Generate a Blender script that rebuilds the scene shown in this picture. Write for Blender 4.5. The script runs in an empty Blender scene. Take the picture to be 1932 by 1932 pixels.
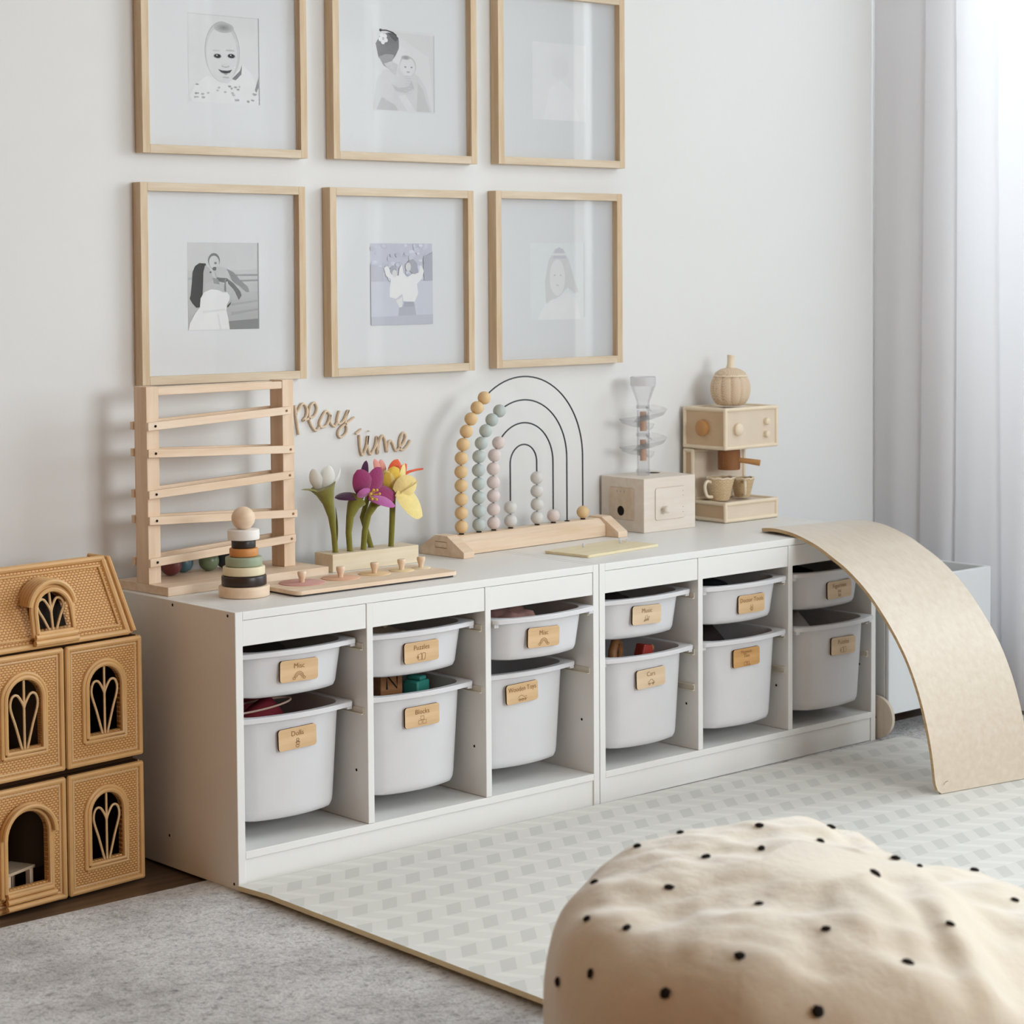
import bpy, bmesh, math, random
from mathutils import Vector, Matrix, noise as mnoise
PI = math.pi
random.seed(7)
SC = bpy.context.scene
COL = SC.collection

# ------------------------------------------------------------------ camera
cam_d = bpy.data.cameras.new('camera')
cam = bpy.data.objects.new('camera', cam_d); COL.objects.link(cam)
SC.camera = cam
cam_d.sensor_width = 36.0; cam_d.sensor_height = 36.0
cam_d.lens = 4114.0 / 1932 * 36
cam_d.shift_x = (966 - 1109.3) / 1932
cam_d.shift_y = (730.3 - 966) / 1932
cam_d.clip_start = 0.05
def cam_axes(a, b, c):
    f = Vector((math.sin(a)*math.cos(b), math.cos(a)*math.cos(b), -math.sin(b)))
    r = Vector((math.cos(a), -math.sin(a), 0)); u = r.cross(f)
    return math.cos(c)*r + math.sin(c)*u, -math.sin(c)*r + math.cos(c)*u, f
cr, cu, cf = cam_axes(0.7538, 0.0553, -0.0050)
M = Matrix(((cr.x, cu.x, -cf.x), (cr.y, cu.y, -cf.y), (cr.z, cu.z, -cf.z))).to_4x4()
M.translation = Vector((-2.4146, -4.0338, 1.2374))
cam.matrix_world = M
cam_d.dof.use_dof = True
cam_d.dof.focus_distance = 4.75
cam_d.dof.aperture_fstop = 6.3

# ------------------------------------------------------------------ world, lights, exposure
W = bpy.data.worlds.new('sky'); SC.world = W; W.use_nodes = True
W.node_tree.nodes['Background'].inputs[0].default_value = (0.85, 0.92, 1.0, 1)
W.node_tree.nodes['Background'].inputs[1].default_value = 0.6
def area(name, loc, rot, sx, sy, power, color, spread=180):
    l = bpy.data.lights.new(name, 'AREA'); l.shape = 'RECTANGLE'; l.size = sx; l.size_y = sy
    l.energy = power; l.color = color; l.spread = math.radians(spread)
    o = bpy.data.objects.new(name, l); o.location = loc; o.rotation_euler = rot; COL.objects.link(o)
    return o
area('window_daylight_right', (3.05, -2.05, 1.95), (0, math.radians(56), 0), 2.3, 3.6, 90, (0.82, 0.925, 1.0))
area('added_fill_back', (1.25, -5.65, 2.0), (math.radians(64), 0, 0), 1.9, 2.0, 76, (0.87, 0.95, 1.0))  # unseen fill lamp added behind the camera to brighten the fronts
SC.view_settings.view_transform = 'Standard'
SC.view_settings.look = 'None'
SC.view_settings.gamma = 1.0
SC.view_settings.use_curve_mapping = False
SC.view_settings.exposure = 1.10

# ------------------------------------------------------------------ helpers: materials
def hexc(h):
    h = h.lstrip('#'); v = [int(h[i:i+2], 16)/255 for i in (0, 2, 4)]
    return tuple((c/12.92 if c <= .04045 else ((c+.055)/1.055)**2.4) for c in v) + (1,)
def new_mat(name):
    m = bpy.data.materials.new(name); m.use_nodes = True
    nt = m.node_tree; b = nt.nodes['Principled BSDF']
    return m, nt, b
def nd(nt, t, **k):
    n = nt.nodes.new(t)
    for a, v in k.items(): setattr(n, a, v)
    return n
def plain(name, col, rough=.5, spec=.5, var=.03, vscale=12, bump=0, bscale=60, sheen=0):
    m, nt, b = new_mat(name)
    tc = nd(nt, 'ShaderNodeTexCoord')
    no = nd(nt, 'ShaderNodeTexNoise'); no.inputs['Scale'].default_value = vscale; no.inputs['Detail'].default_value = 4
    nt.links.new(tc.outputs['Object'], no.inputs['Vector'])
    mx = nd(nt, 'ShaderNodeMix', data_type='RGBA')
    c = hexc(col)
    mx.inputs[6].default_value = tuple(max(0, x*(1-var*2)) for x in c[:3]) + (1,)
    mx.inputs[7].default_value = tuple(min(1, x*(1+var*2)) for x in c[:3]) + (1,)
    nt.links.new(no.outputs['Fac'], mx.inputs[0]); nt.links.new(mx.outputs[2], b.inputs['Base Color'])
    b.inputs['Roughness'].default_value = rough; b.inputs['Specular IOR Level'].default_value = spec
    if sheen: b.inputs['Sheen Weight'].default_value = sheen
    if bump:
        n2 = nd(nt, 'ShaderNodeTexNoise'); n2.inputs['Scale'].default_value = bscale; n2.inputs['Detail'].default_value = 5
        bp = nd(nt, 'ShaderNodeBump'); bp.inputs['Strength'].default_value = bump; bp.inputs['Distance'].default_value = .002
        nt.links.new(tc.outputs['Object'], n2.inputs['Vector']); nt.links.new(n2.outputs['Fac'], bp.inputs['Height'])
        nt.links.new(bp.outputs['Normal'], b.inputs['Normal'])
    return m
def wood(name, light, dark, axis=0, rough=.5, scale=9, spec=.35):
    m, nt, b = new_mat(name)
    tc = nd(nt, 'ShaderNodeTexCoord'); mp = nd(nt, 'ShaderNodeMapping')
    s = [9.0, 9.0, 9.0]; s[axis] = 0.7
    mp.inputs['Scale'].default_value = s
    nt.links.new(tc.outputs['Object'], mp.inputs['Vector'])
    no = nd(nt, 'ShaderNodeTexNoise'); no.inputs['Scale'].default_value = scale; no.inputs['Detail'].default_value = 6; no.inputs['Roughness'].default_value = .6
    nt.links.new(mp.outputs['Vector'], no.inputs['Vector'])
    cr_ = nd(nt, 'ShaderNodeValToRGB')
    cr_.color_ramp.elements[0].position = .32; cr_.color_ramp.elements[0].color = hexc(dark)
    cr_.color_ramp.elements[1].position = .68; cr_.color_ramp.elements[1].color = hexc(light)
    nt.links.new(no.outputs['Fac'], cr_.inputs['Fac']); nt.links.new(cr_.outputs['Color'], b.inputs['Base Color'])
    b.inputs['Roughness'].default_value = rough; b.inputs['Specular IOR Level'].default_value = spec
    bp = nd(nt, 'ShaderNodeBump'); bp.inputs['Strength'].default_value = .08; bp.inputs['Distance'].default_value = .001
    nt.links.new(no.outputs['Fac'], bp.inputs['Height']); nt.links.new(bp.outputs['Normal'], b.inputs['Normal'])
    return m
def weave(name, light, dark, axes='xz', cell=.0075, rot=0.0, rough=.55, bump=.6):
    """basket weave: staggered oval humps of cane over the two given object axes"""
    m, nt, b = new_mat(name)
    tc = nd(nt, 'ShaderNodeTexCoord'); sp = nd(nt, 'ShaderNodeSeparateXYZ')
    nt.links.new(tc.outputs['Object'], sp.inputs[0])
    no = nd(nt, 'ShaderNodeTexNoise'); no.inputs['Scale'].default_value = 60; no.inputs['Detail'].default_value = 3
    nt.links.new(tc.outputs['Object'], no.inputs['Vector'])
    def mth(op, *a):
        n = nd(nt, 'ShaderNodeMath', operation=op)
        for k, q in enumerate(a):
            if isinstance(q, (int, float)): n.inputs[k].default_value = q
            else: nt.links.new(q, n.inputs[k])
        return n.outputs[0]
    wob = mth('MULTIPLY', mth('SUBTRACT', no.outputs['Fac'], .5), .5)
    u = mth('ADD', mth('DIVIDE', sp.outputs[axes[0].upper()], cell), wob)
    v = mth('ADD', mth('DIVIDE', sp.outputs[axes[1].upper()], cell*.56), wob)
    row = mth('MULTIPLY', mth('MODULO', mth('FLOOR', mth('ADD', v, 1000.0)), 2.0), .5)
    hu = mth('ABSOLUTE', mth('SINE', mth('MULTIPLY', mth('ADD', u, row), PI)))
    hv = mth('ABSOLUTE', mth('SINE', mth('MULTIPLY', v, PI)))
    h = mth('MULTIPLY', mth('POWER', hu, .7), mth('POWER', hv, .6))
    r = nd(nt, 'ShaderNodeValToRGB'); e = r.color_ramp.elements
    ld, dd = hexc(light), hexc(dark)
    e[0].position = .05; e[0].color = dd; e[1].position = .95; e[1].color = ld
    mid = e.new(.42); mid.color = tuple(dd[k]*.35+ld[k]*.65 for k in range(3))+(1,)
    nt.links.new(h, r.inputs['Fac'])
    n2 = nd(nt, 'ShaderNodeTexNoise'); n2.inputs['Scale'].default_value = 16; n2.inputs['Detail'].default_value = 4
    nt.links.new(tc.outputs['Object'], n2.inputs['Vector'])
    mx = nd(nt, 'ShaderNodeMix', data_type='RGBA', blend_type='MULTIPLY'); mx.inputs[0].default_value = .15
    nt.links.new(r.outputs[0], mx.inputs[6]); nt.links.new(n2.outputs['Fac'], mx.inputs[7])
    nt.links.new(mx.outputs[2], b.inputs['Base Color'])
    bp = nd(nt, 'ShaderNodeBump'); bp.inputs['Strength'].default_value = bump; bp.inputs['Distance'].default_value = .0012
    nt.links.new(h, bp.inputs['Height']); nt.links.new(bp.outputs['Normal'], b.inputs['Normal'])
    b.inputs['Roughness'].default_value = rough
    return m
def clear(name, tint=(1, 1, 1, 1), ior=1.45, rough=.02, boost=1.0):
    """thin clear sheet: lets light straight through and mirrors by angle"""
    m, nt, b = new_mat(name); nt.nodes.remove(b)
    out = nt.nodes['Material Output']
    tr = nd(nt, 'ShaderNodeBsdfTransparent'); tr.inputs[0].default_value = tint
    gl = nd(nt, 'ShaderNodeBsdfGlossy'); gl.inputs['Roughness'].default_value = rough
    fr = nd(nt, 'ShaderNodeFresnel'); fr.inputs['IOR'].default_value = ior
    ml = nd(nt, 'ShaderNodeMath', operation='MULTIPLY', use_clamp=True); ml.inputs[1].default_value = boost
    mx = nd(nt, 'ShaderNodeMixShader')
    nt.links.new(fr.outputs[0], ml.inputs[0]); nt.links.new(ml.outputs[0], mx.inputs[0])
    nt.links.new(tr.outputs[0], mx.inputs[1]); nt.links.new(gl.outputs[0], mx.inputs[2]); nt.links.new(mx.outputs[0], out.inputs[0])
    return m
def translucent(name, col, frac=.35, rough=.4, spec=.4, var=.03, vscale=8):
    m = plain(name, col, rough, spec, var, vscale); nt = m.node_tree; b = nt.nodes['Principled BSDF']
    out = nt.nodes['Material Output']
    tl = nd(nt, 'ShaderNodeBsdfTranslucent'); tl.inputs[0].default_value = hexc(col)
    mx = nd(nt, 'ShaderNodeMixShader'); mx.inputs[0].default_value = frac
    nt.links.new(b.outputs[0], mx.inputs[1]); nt.links.new(tl.outputs[0], mx.inputs[2]); nt.links.new(mx.outputs[0], out.inputs[0])
    return m

# ------------------------------------------------------------------ helpers: geometry
def BM(): return bmesh.new()
def box(bm, x0, x1, y0, y1, z0, z1, mi=0):
    v = [bm.verts.new(p) for p in ((x0,y0,z0),(x1,y0,z0),(x1,y1,z0),(x0,y1,z0),(x0,y0,z1),(x1,y0,z1),(x1,y1,z1),(x0,y1,z1))]
    for q in ((0,3,2,1),(4,5,6,7),(0,1,5,4),(1,2,6,5),(2,3,7,6),(3,0,4,7)):
        f = bm.faces.new([v[i] for i in q]); f.material_index = mi
    return v
def loft(bm, rings, closed=True, cap0=False, cap1=False, mi=0, loop=False):
    R = [[bm.verts.new(p) for p in ring] for ring in rings]
    n = len(R[0]); last = len(R) if loop else len(R)-1
    for i in range(last):
        a, b = R[i], R[(i+1) % len(R)]
        for j in range(n if closed else n-1):
            k = (j+1) % n
            f = bm.faces.new((a[j], a[k], b[k], b[j])); f.material_index = mi
    if cap0: f = bm.faces.new(list(reversed(R[0]))); f.material_index = mi
    if cap1: f = bm.faces.new(R[-1]); f.material_index = mi
    return R
def tube(bm, pts, r, n=8, closed=False, squash=None, mi=0, up=None):
    pts = [Vector(p) for p in pts]; N = len(pts)
    rs = r if isinstance(r, (list, tuple)) else [r]*N
    rings = []; prev = None
    for i, p in enumerate(pts):
        a = pts[i-1] if (i > 0 or closed) else pts[i]
        b = pts[(i+1) % N] if (i < N-1 or closed) else pts[i]
        t = (b-a).normalized()
        if squash is not None:
            s = Vector(squash); s = (s - t*s.dot(t)).normalized(); q = t.cross(s)
        else:
            ref = prev if prev is not None else (Vector((0, 0, 1)) if abs(t.z) < .9 else Vector((1, 0, 0)))
            s = (ref - t*ref.dot(t)).normalized(); q = t.cross(s); prev = s
        k = up if up else 1.0
        rings.append([p + rs[i]*(math.cos(2*PI*j/n)*q + k*math.sin(2*PI*j/n)*s) for j in range(n)])
    return loft(bm, rings, True, not closed, not closed, mi, loop=closed)
def lathe(bm, prof, c=(0, 0, 0), n=28, mi=0, cap0=True, cap1=True):
    c = Vector(c)
    rings = [[c + Vector((r*math.cos(2*PI*j/n), r*math.sin(2*PI*j/n), z)) for j in range(n)] for r, z in prof]
    return loft(bm, rings, True, cap0, cap1, mi)
def ball(bm, c, r, n=20, scale=(1, 1, 1), mi=0, rot=None):
    m = Matrix.Translation(Vector(c))
    if rot is not None: m = m @ rot
    m = m @ Matrix.Diagonal((r*scale[0], r*scale[1], r*scale[2], 1))
    g = bmesh.ops.create_uvsphere(bm, u_segments=n, v_segments=max(6, n//2+2), radius=1, matrix=m)
    for v in g['verts']:
        for f in v.link_faces: f.material_index = mi
def prism(bm, poly, fn, t, mi=0, mside=None):
    """poly: 2D outline, fn(u, v, d) -> 3D, extruded by t"""
    a = [bm.verts.new(fn(u, v, 0)) for u, v in poly]; b = [bm.verts.new(fn(u, v, t)) for u, v in poly]
    f = bm.faces.new(a); f.material_index = mi
    f = bm.faces.new(list(reversed(b))); f.material_index = mi
    n = len(a)
    for i in range(n):
        f = bm.faces.new((a[i], b[i], b[(i+1) % n], a[(i+1) % n])); f.material_index = mi if mside is None else mside
def build(name, bm, mats, parent=None, loc=(0, 0, 0), rot=(0, 0, 0), bevel=0, smooth=True, angle=38, segs=2, solid=0, subsurf=0):
    bmesh.ops.recalc_face_normals(bm, faces=bm.faces)
    if smooth:
        for f in bm.faces: f.smooth = True
        for e in bm.edges:
            if len(e.link_faces) == 2 and e.calc_face_angle(0) > math.radians(angle): e.smooth = False
    me = bpy.data.meshes.new(name); bm.to_mesh(me); bm.free()
    if not isinstance(mats, (list, tuple)): mats = [mats]
    for m in mats: me.materials.append(m)
    o = bpy.data.objects.new(name, me); COL.objects.link(o)
    o.location = loc; o.rotation_euler = rot
    if parent is not None: o.parent = parent
    if solid:
        s = o.modifiers.new('solid', 'SOLIDIFY'); s.thickness = solid; s.offset = 0
    if bevel:
        b = o.modifiers.new('bevel', 'BEVEL'); b.width = bevel; b.segments = segs; b.limit_method = 'ANGLE'; b.angle_limit = math.radians(40)
        b.harden_normals = False
    if subsurf:
        s = o.modifiers.new('sub', 'SUBSURF'); s.levels = subsurf; s.render_levels = subsurf
    return o
def thing(name, label, cat, loc=(0, 0, 0), rz=0, group=None):
    o = bpy.data.objects.new(name, None); COL.objects.link(o)
    o.empty_display_size = .05
    o.location = loc; o.rotation_euler = (0, 0, rz); o['label'] = label; o['category'] = cat
    if group: o['group'] = group
    return o
def tag(o, label, cat, group=None):
    o['label'] = label; o['category'] = cat
    if group: o['group'] = group
    return o
def struct(o): o['kind'] = 'structure'; return o
def kids(o): return [c for c in list(bpy.data.objects) if c.parent == o]
def dup(root, loc=None, rz=None, label=None, group=None):
    r = root.copy(); COL.objects.link(r)
    if loc is not None: r.location = loc
    if rz is not None: r.rotation_euler = (0, 0, rz)
    if label: r['label'] = label
    if group: r['group'] = group
    for ch in kids(root):
        c = ch.copy(); COL.objects.link(c); c.parent = r
        for g in kids(ch):
            d = g.copy(); COL.objects.link(d); d.parent = c
    return r
def text_into(bm, body, size, fn, depth=.0004, maxw=None, thin=-.004, cx=0, cz=0, xs=1.0):
    """lettering as flat mesh; fn(u, v, d) -> 3D"""
    cu_ = bpy.data.curves.new('t', 'FONT'); cu_.body = body; cu_.size = size; cu_.align_x = 'CENTER'; cu_.align_y = 'CENTER'
    cu_.offset = thin*size; cu_.resolution_u = 3
    ob = bpy.data.objects.new('t', cu_); COL.objects.link(ob)
    bpy.context.view_layer.update()
    dg = bpy.context.evaluated_depsgraph_get()
    me = ob.evaluated_get(dg).to_mesh()
    xsv = [v.co.x for v in me.vertices] or [0]
    w = max(xsv) - min(xsv); k = xs
    if maxw and w*k > maxw: k = maxw/w
    t = BM(); t.from_mesh(me)
    ob.evaluated_get(dg).to_mesh_clear()
    mp = {}
    for v in t.verts: mp[v] = bm.verts.new(fn(cx+v.co.x*k, cz+v.co.y, depth))
    for f in t.faces:
        try: bm.faces.new([mp[v] for v in f.verts])
        except ValueError: pass
    t.free(); COL.objects.unlink(ob); bpy.data.objects.remove(ob); bpy.data.curves.remove(cu_)
def stroke(bm, pts, w, fn, d, closed=False):
    n = len(pts); L = []
    for i in range(n):
        a = pts[i-1] if (i > 0 or closed) else pts[i]; b = pts[(i+1) % n] if (i < n-1 or closed) else pts[i]
        tx, ty = b[0]-a[0], b[1]-a[1]; l = math.hypot(tx, ty) or 1
        nx, ny = -ty/l*w/2, tx/l*w/2
        L.append((bm.verts.new(fn(pts[i][0]+nx, pts[i][1]+ny, d)), bm.verts.new(fn(pts[i][0]-nx, pts[i][1]-ny, d))))
    for i in range(n if closed else n-1):
        a, b = L[i], L[(i+1) % n]
        bm.faces.new((a[0], a[1], b[1], b[0]))
def circ(cx, cz, rx, rz=None, n=20, a0=0, a1=2*PI, end=False):
    rz = rx if rz is None else rz
    m = n if not end else n-1
    return [(cx+rx*math.cos(a0+(a1-a0)*i/m), cz+rz*math.sin(a0+(a1-a0)*i/m)) for i in range(n)]
def disc(bm, poly, fn, d, mi=0):
    f = bm.faces.new([bm.verts.new(fn(u, v, d)) for u, v in poly]); f.material_index = mi
def rrect2(w, h, r, n=6):
    out = []
    for cx, cz, a in ((w/2-r, h/2-r, 0), (-w/2+r, h/2-r, PI/2), (-w/2+r, -h/2+r, PI), (w/2-r, -h/2+r, 3*PI/2)):
        out += [(cx+r*math.cos(a+PI/2*i/n), cz+r*math.sin(a+PI/2*i/n)) for i in range(n+1)]
    return out

# ------------------------------------------------------------------ materials
M_wall = plain('white_paint', '#E4E3E1', .85, .2, .006, 3, bump=.05, bscale=180)
M_wall2 = plain('tan_paint', '#F2B26A', .9, .2, .01, 3)
M_ceil = plain('ceiling_paint', '#ECEAE6', .9, .2, .01, 3)
M_trim = plain('trim_paint', '#E3E2DE', .5, .4, .01, 5)
M_floor = wood('dark_oak', '#6B5542', '#4A3828', 0, .45, 6)
M_cab = plain('white_laminate', '#E6E4E0', .38, .45, .006, 4)
M_cabedge = M_cab
M_hole = plain('dark_hole', '#2A2420', .9, .1)
M_bin = translucent('milky_plastic', '#E3E1E2', .12, .32, .5, .035, 11)
M_runner = translucent('cream_plastic', '#E9E0CE', .2, .4, .4)
M_tag = wood('birch_ply', '#DDBC92', '#CBA679', 0, .6, 5)
M_tagl = wood('pale_birch_ply', '#DEC6A6', '#CFB492', 0, .6, 5)
M_tagd = wood('tan_ply', '#CFA067', '#B98A52', 0, .6, 5)
M_burn = plain('burnt_edge', '#3A2415', .8, .2)
M_engr = plain('laser_line', '#8A6239', .8, .1)
M_oak = wood('light_oak', '#DAC5A8', '#C9AD89', 2, .55, 9)
M_oakx = wood('light_oak_x', '#DCCBB3', '#CDB79A', 0, .55, 9)
M_mat = plain('mount_board', '#DEDFE0', .8, .2, .004, 3)
M_pine = wood('pine', '#EAD3BA', '#DABA99', 2, .5, 5)
M_pinex = wood('pine_x', '#ECD6BE', '#DDBF9F', 0, .5, 5)
M_glass = clear('picture_glass', (1, 1, 1, 1), 1.38, .03, 1.3)
GREYS = {}
def grey(v, tint=(1, 1, 1)):
    k = (round(v, 2), tint)
    if k not in GREYS:
        h = '#%02X%02X%02X' % tuple(int(255*min(1, v*t)) for t in tint)
        GREYS[k] = plain('print_grey_%d' % int(v*100), h, .7, .15, .02, 40)
    return GREYS[k]

# ------------------------------------------------------------------ room shell
WY = 0.06
def slab(name, x0, x1, y0, y1, z0, z1, m):
    bm = BM(); box(bm, x0, x1, y0, y1, z0, z1)
    return struct(build(name, bm, m, smooth=False))
slab('floor', -3.5, 2.9, -5.6, .2, -.10, -.006, M_floor)
slab('ceiling', -3.5, 2.9, -5.6, .2, 2.6, 2.7, M_ceil)
slab('wall_back', -3.5, 2.9, WY, .2, -.006, 2.6, M_wall)
slab('wall_left', -3.5, -3.35, -5.6, WY, -.006, 2.6, M_wall2)
def wall_hole(name, axis, pos, thick, a0, a1, h0, h1, z0, z1, m):
    bm = BM()
    def b(u0, u1, w0, w1):
        if axis == 'x': box(bm, pos, pos+thick, u0, u1, w0, w1)
        else: box(bm, u0, u1, pos-thick, pos, w0, w1)
    b(a0, h0, -.006, 2.6); b(h1, a1, -.006, 2.6); b(h0, h1, -.006, z0); b(h0, h1, z1, 2.6)
    return struct(build(name, bm, m, smooth=False))
wall_hole('wall_right', 'x', 2.68, .14, -5.6, WY, -3.75, -.22, .12, 2.50, M_wall)
wall_hole('wall_front', 'y', -5.3, .14, -3.35, 2.68, .3, 2.2, .5, 2.5, M_wall2)
M_pane = clear('window_glass', (1, 1, 1, 1), 1.45, .0, 1.0)
def window(name, axis, pos, a0, a1, z0, z1, nb):
    bm = BM(); w = .05
    def b(u0, u1, w0, w1, t0=0, t1=.05):
        if axis == 'x': box(bm, pos+t0, pos+t1, u0, u1, w0, w1)
        else: box(bm, u0, u1, pos-t1, pos-t0, w0, w1)
    b(a0, a1, z0, z0+w); b(a0, a1, z1-w, z1); b(a0, a0+w, z0+w, z1-w); b(a1-w, a1, z0+w, z1-w)
    for i in range(1, nb):
        c = a0+(a1-a0)*i/nb; b(c-w/2, c+w/2, z0+w, z1-w)
    fr = struct(build(name, bm, M_trim, bevel=.004, smooth=False))
    bm = BM(); b2 = .022
    if axis == 'x': box(bm, pos+b2, pos+b2+.005, a0+w, a1-w, z0+w, z1-w)
    else: box(bm, a0+w, a1-w, pos-b2-.005, pos-b2, z0+w, z1-w)
    build('pane', bm, M_pane, fr, smooth=False)
window('window_1', 'x', 2.72, -3.75, -.22, .12, 2.50, 3)
window('added_fill_window', 'y', -5.34, .3, 2.2, .5, 2.5, 2)  # made-up window out of view, added for the back fill lamp
bm = BM(); box(bm, 2.665, 2.68, -5.3, WY, -.006, .085)
struct(build('baseboard_right', bm, M_trim, bevel=.003, smooth=False))
bm = BM(); box(bm, 2.0, 2.665, WY-.013, WY, -.006, .085)
struct(build('baseboard_back', bm, M_trim, bevel=.003, smooth=False))

# ------------------------------------------------------------------ curtain
M_curt = translucent('sheer_cloth', '#EDECEE', .26, .9, .1, .01, 3)
def curtain():
    bm = BM(); n = 420; zs = [-.002+2.598*i/40 for i in range(41)]
    y0, y1 = .050, -.92
    edges = [.050, -.125, -.232, -.395, -.52, -.64, -.80, -.92]
    rings = []
    for z in zs:
        row = []
        k = z/2.6
        for i in range(n):
            y = y0+(y1-y0)*i/(n-1)
            # soft folds that lap over one another, each with its own width
            s = 0
            for j in range(len(edges)-1):
                a, b = edges[j], edges[j+1]
                sway = .012*math.sin(3.1*k+j*1.7)
                a2 = a+sway if j else a; b2 = b+.012*math.sin(3.1*k+(j+1)*1.7)
                if b2 <= y <= a2:
                    u = (a2-y)/(a2-b2)
                    s = -.007*(math.sin(PI*u)**.8)*(.7+.3*math.sin(j*2.3)) + .012*(u**6)
            s += .0016*math.sin(y*70+2*k)+.002*math.sin(y*33-5*k)
            row.append((2.575+s, y, z))
        rings.append(row)
    loft(bm, rings, closed=False)
    o = build('curtain', bm, M_curt, angle=80)
    tag(o, 'sheer white full length curtain hanging in soft folds at the right', 'curtain')
curtain()

# ------------------------------------------------------------------ floor coverings
def mat_rug():
    m, nt, b = new_mat('grey_pile')
    tc = nd(nt, 'ShaderNodeTexCoord')
    mp = nd(nt, 'ShaderNodeMapping'); mp.inputs['Rotation'].default_value = (0, 0, .75); mp.inputs['Scale'].default_value = (1.0, 1.35, 1)
    nt.links.new(tc.outputs['Object'], mp.inputs['Vector'])
    n1 = nd(nt, 'ShaderNodeTexNoise'); n1.inputs['Scale'].default_value = 3.2; n1.inputs['Detail'].default_value = 10; n1.inputs['Roughness'].default_value = .72
    n2 = nd(nt, 'ShaderNodeTexNoise'); n2.inputs['Scale'].default_value = 120; n2.inputs['Detail'].default_value = 3
    n3 = nd(nt, 'ShaderNodeTexNoise'); n3.inputs['Scale'].default_value = 46; n3.inputs['Detail'].default_value = 7; n3.inputs['Roughness'].default_value = .78
    for n in (n1, n3): nt.links.new(mp.outputs[0], n.inputs['Vector'])
    nt.links.new(tc.outputs['Object'], n2.inputs['Vector'])
    r = nd(nt, 'ShaderNodeValToRGB'); e = r.color_ramp.elements
    e[0].position = .34; e[0].color = hexc('#B3AEAA'); e[1].position = .56; e[1].color = hexc('#E6E3E0')
    nt.links.new(n1.outputs['Fac'], r.inputs['Fac'])
    r2 = nd(nt, 'ShaderNodeValToRGB'); e = r2.color_ramp.elements
    e[0].position = .36; e[0].color = (.26, .255, .25, 1); e[1].position = .50; e[1].color = (1, 1, 1, 1)
    nt.links.new(n3.outputs['Fac'], r2.inputs['Fac'])
    mx = nd(nt, 'ShaderNodeMix', data_type='RGBA', blend_type='MULTIPLY'); mx.inputs[0].default_value = .75
    nt.links.new(r.outputs[0], mx.inputs[6]); nt.links.new(r2.outputs[0], mx.inputs[7])
    nt.links.new(mx.outputs[2], b.inputs['Base Color']); b.inputs['Roughness'].default_value = .95
    b.inputs['Specular IOR Level'].default_value = .1; b.inputs['Sheen Weight'].default_value = .3
    ad = nd(nt, 'ShaderNodeMath', operation='ADD'); nt.links.new(n2.outputs['Fac'], ad.inputs[0]); nt.links.new(n3.outputs['Fac'], ad.inputs[1])
    bp = nd(nt, 'ShaderNodeBump'); bp.inputs['Strength'].default_value = .9; bp.inputs['Distance'].default_value = .006
    nt.links.new(ad.outputs[0], bp.inputs['Height']); nt.links.new(bp.outputs[0], b.inputs['Normal'])
    return m
bm = BM(); box(bm, -.95, 2.52, -3.6, -.325, -.006, 0.0)
o = build('rug', bm, mat_rug(), bevel=.003)
tag(o, 'large mottled light grey short pile rug with a fuzzy far edge', 'rug')

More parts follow.
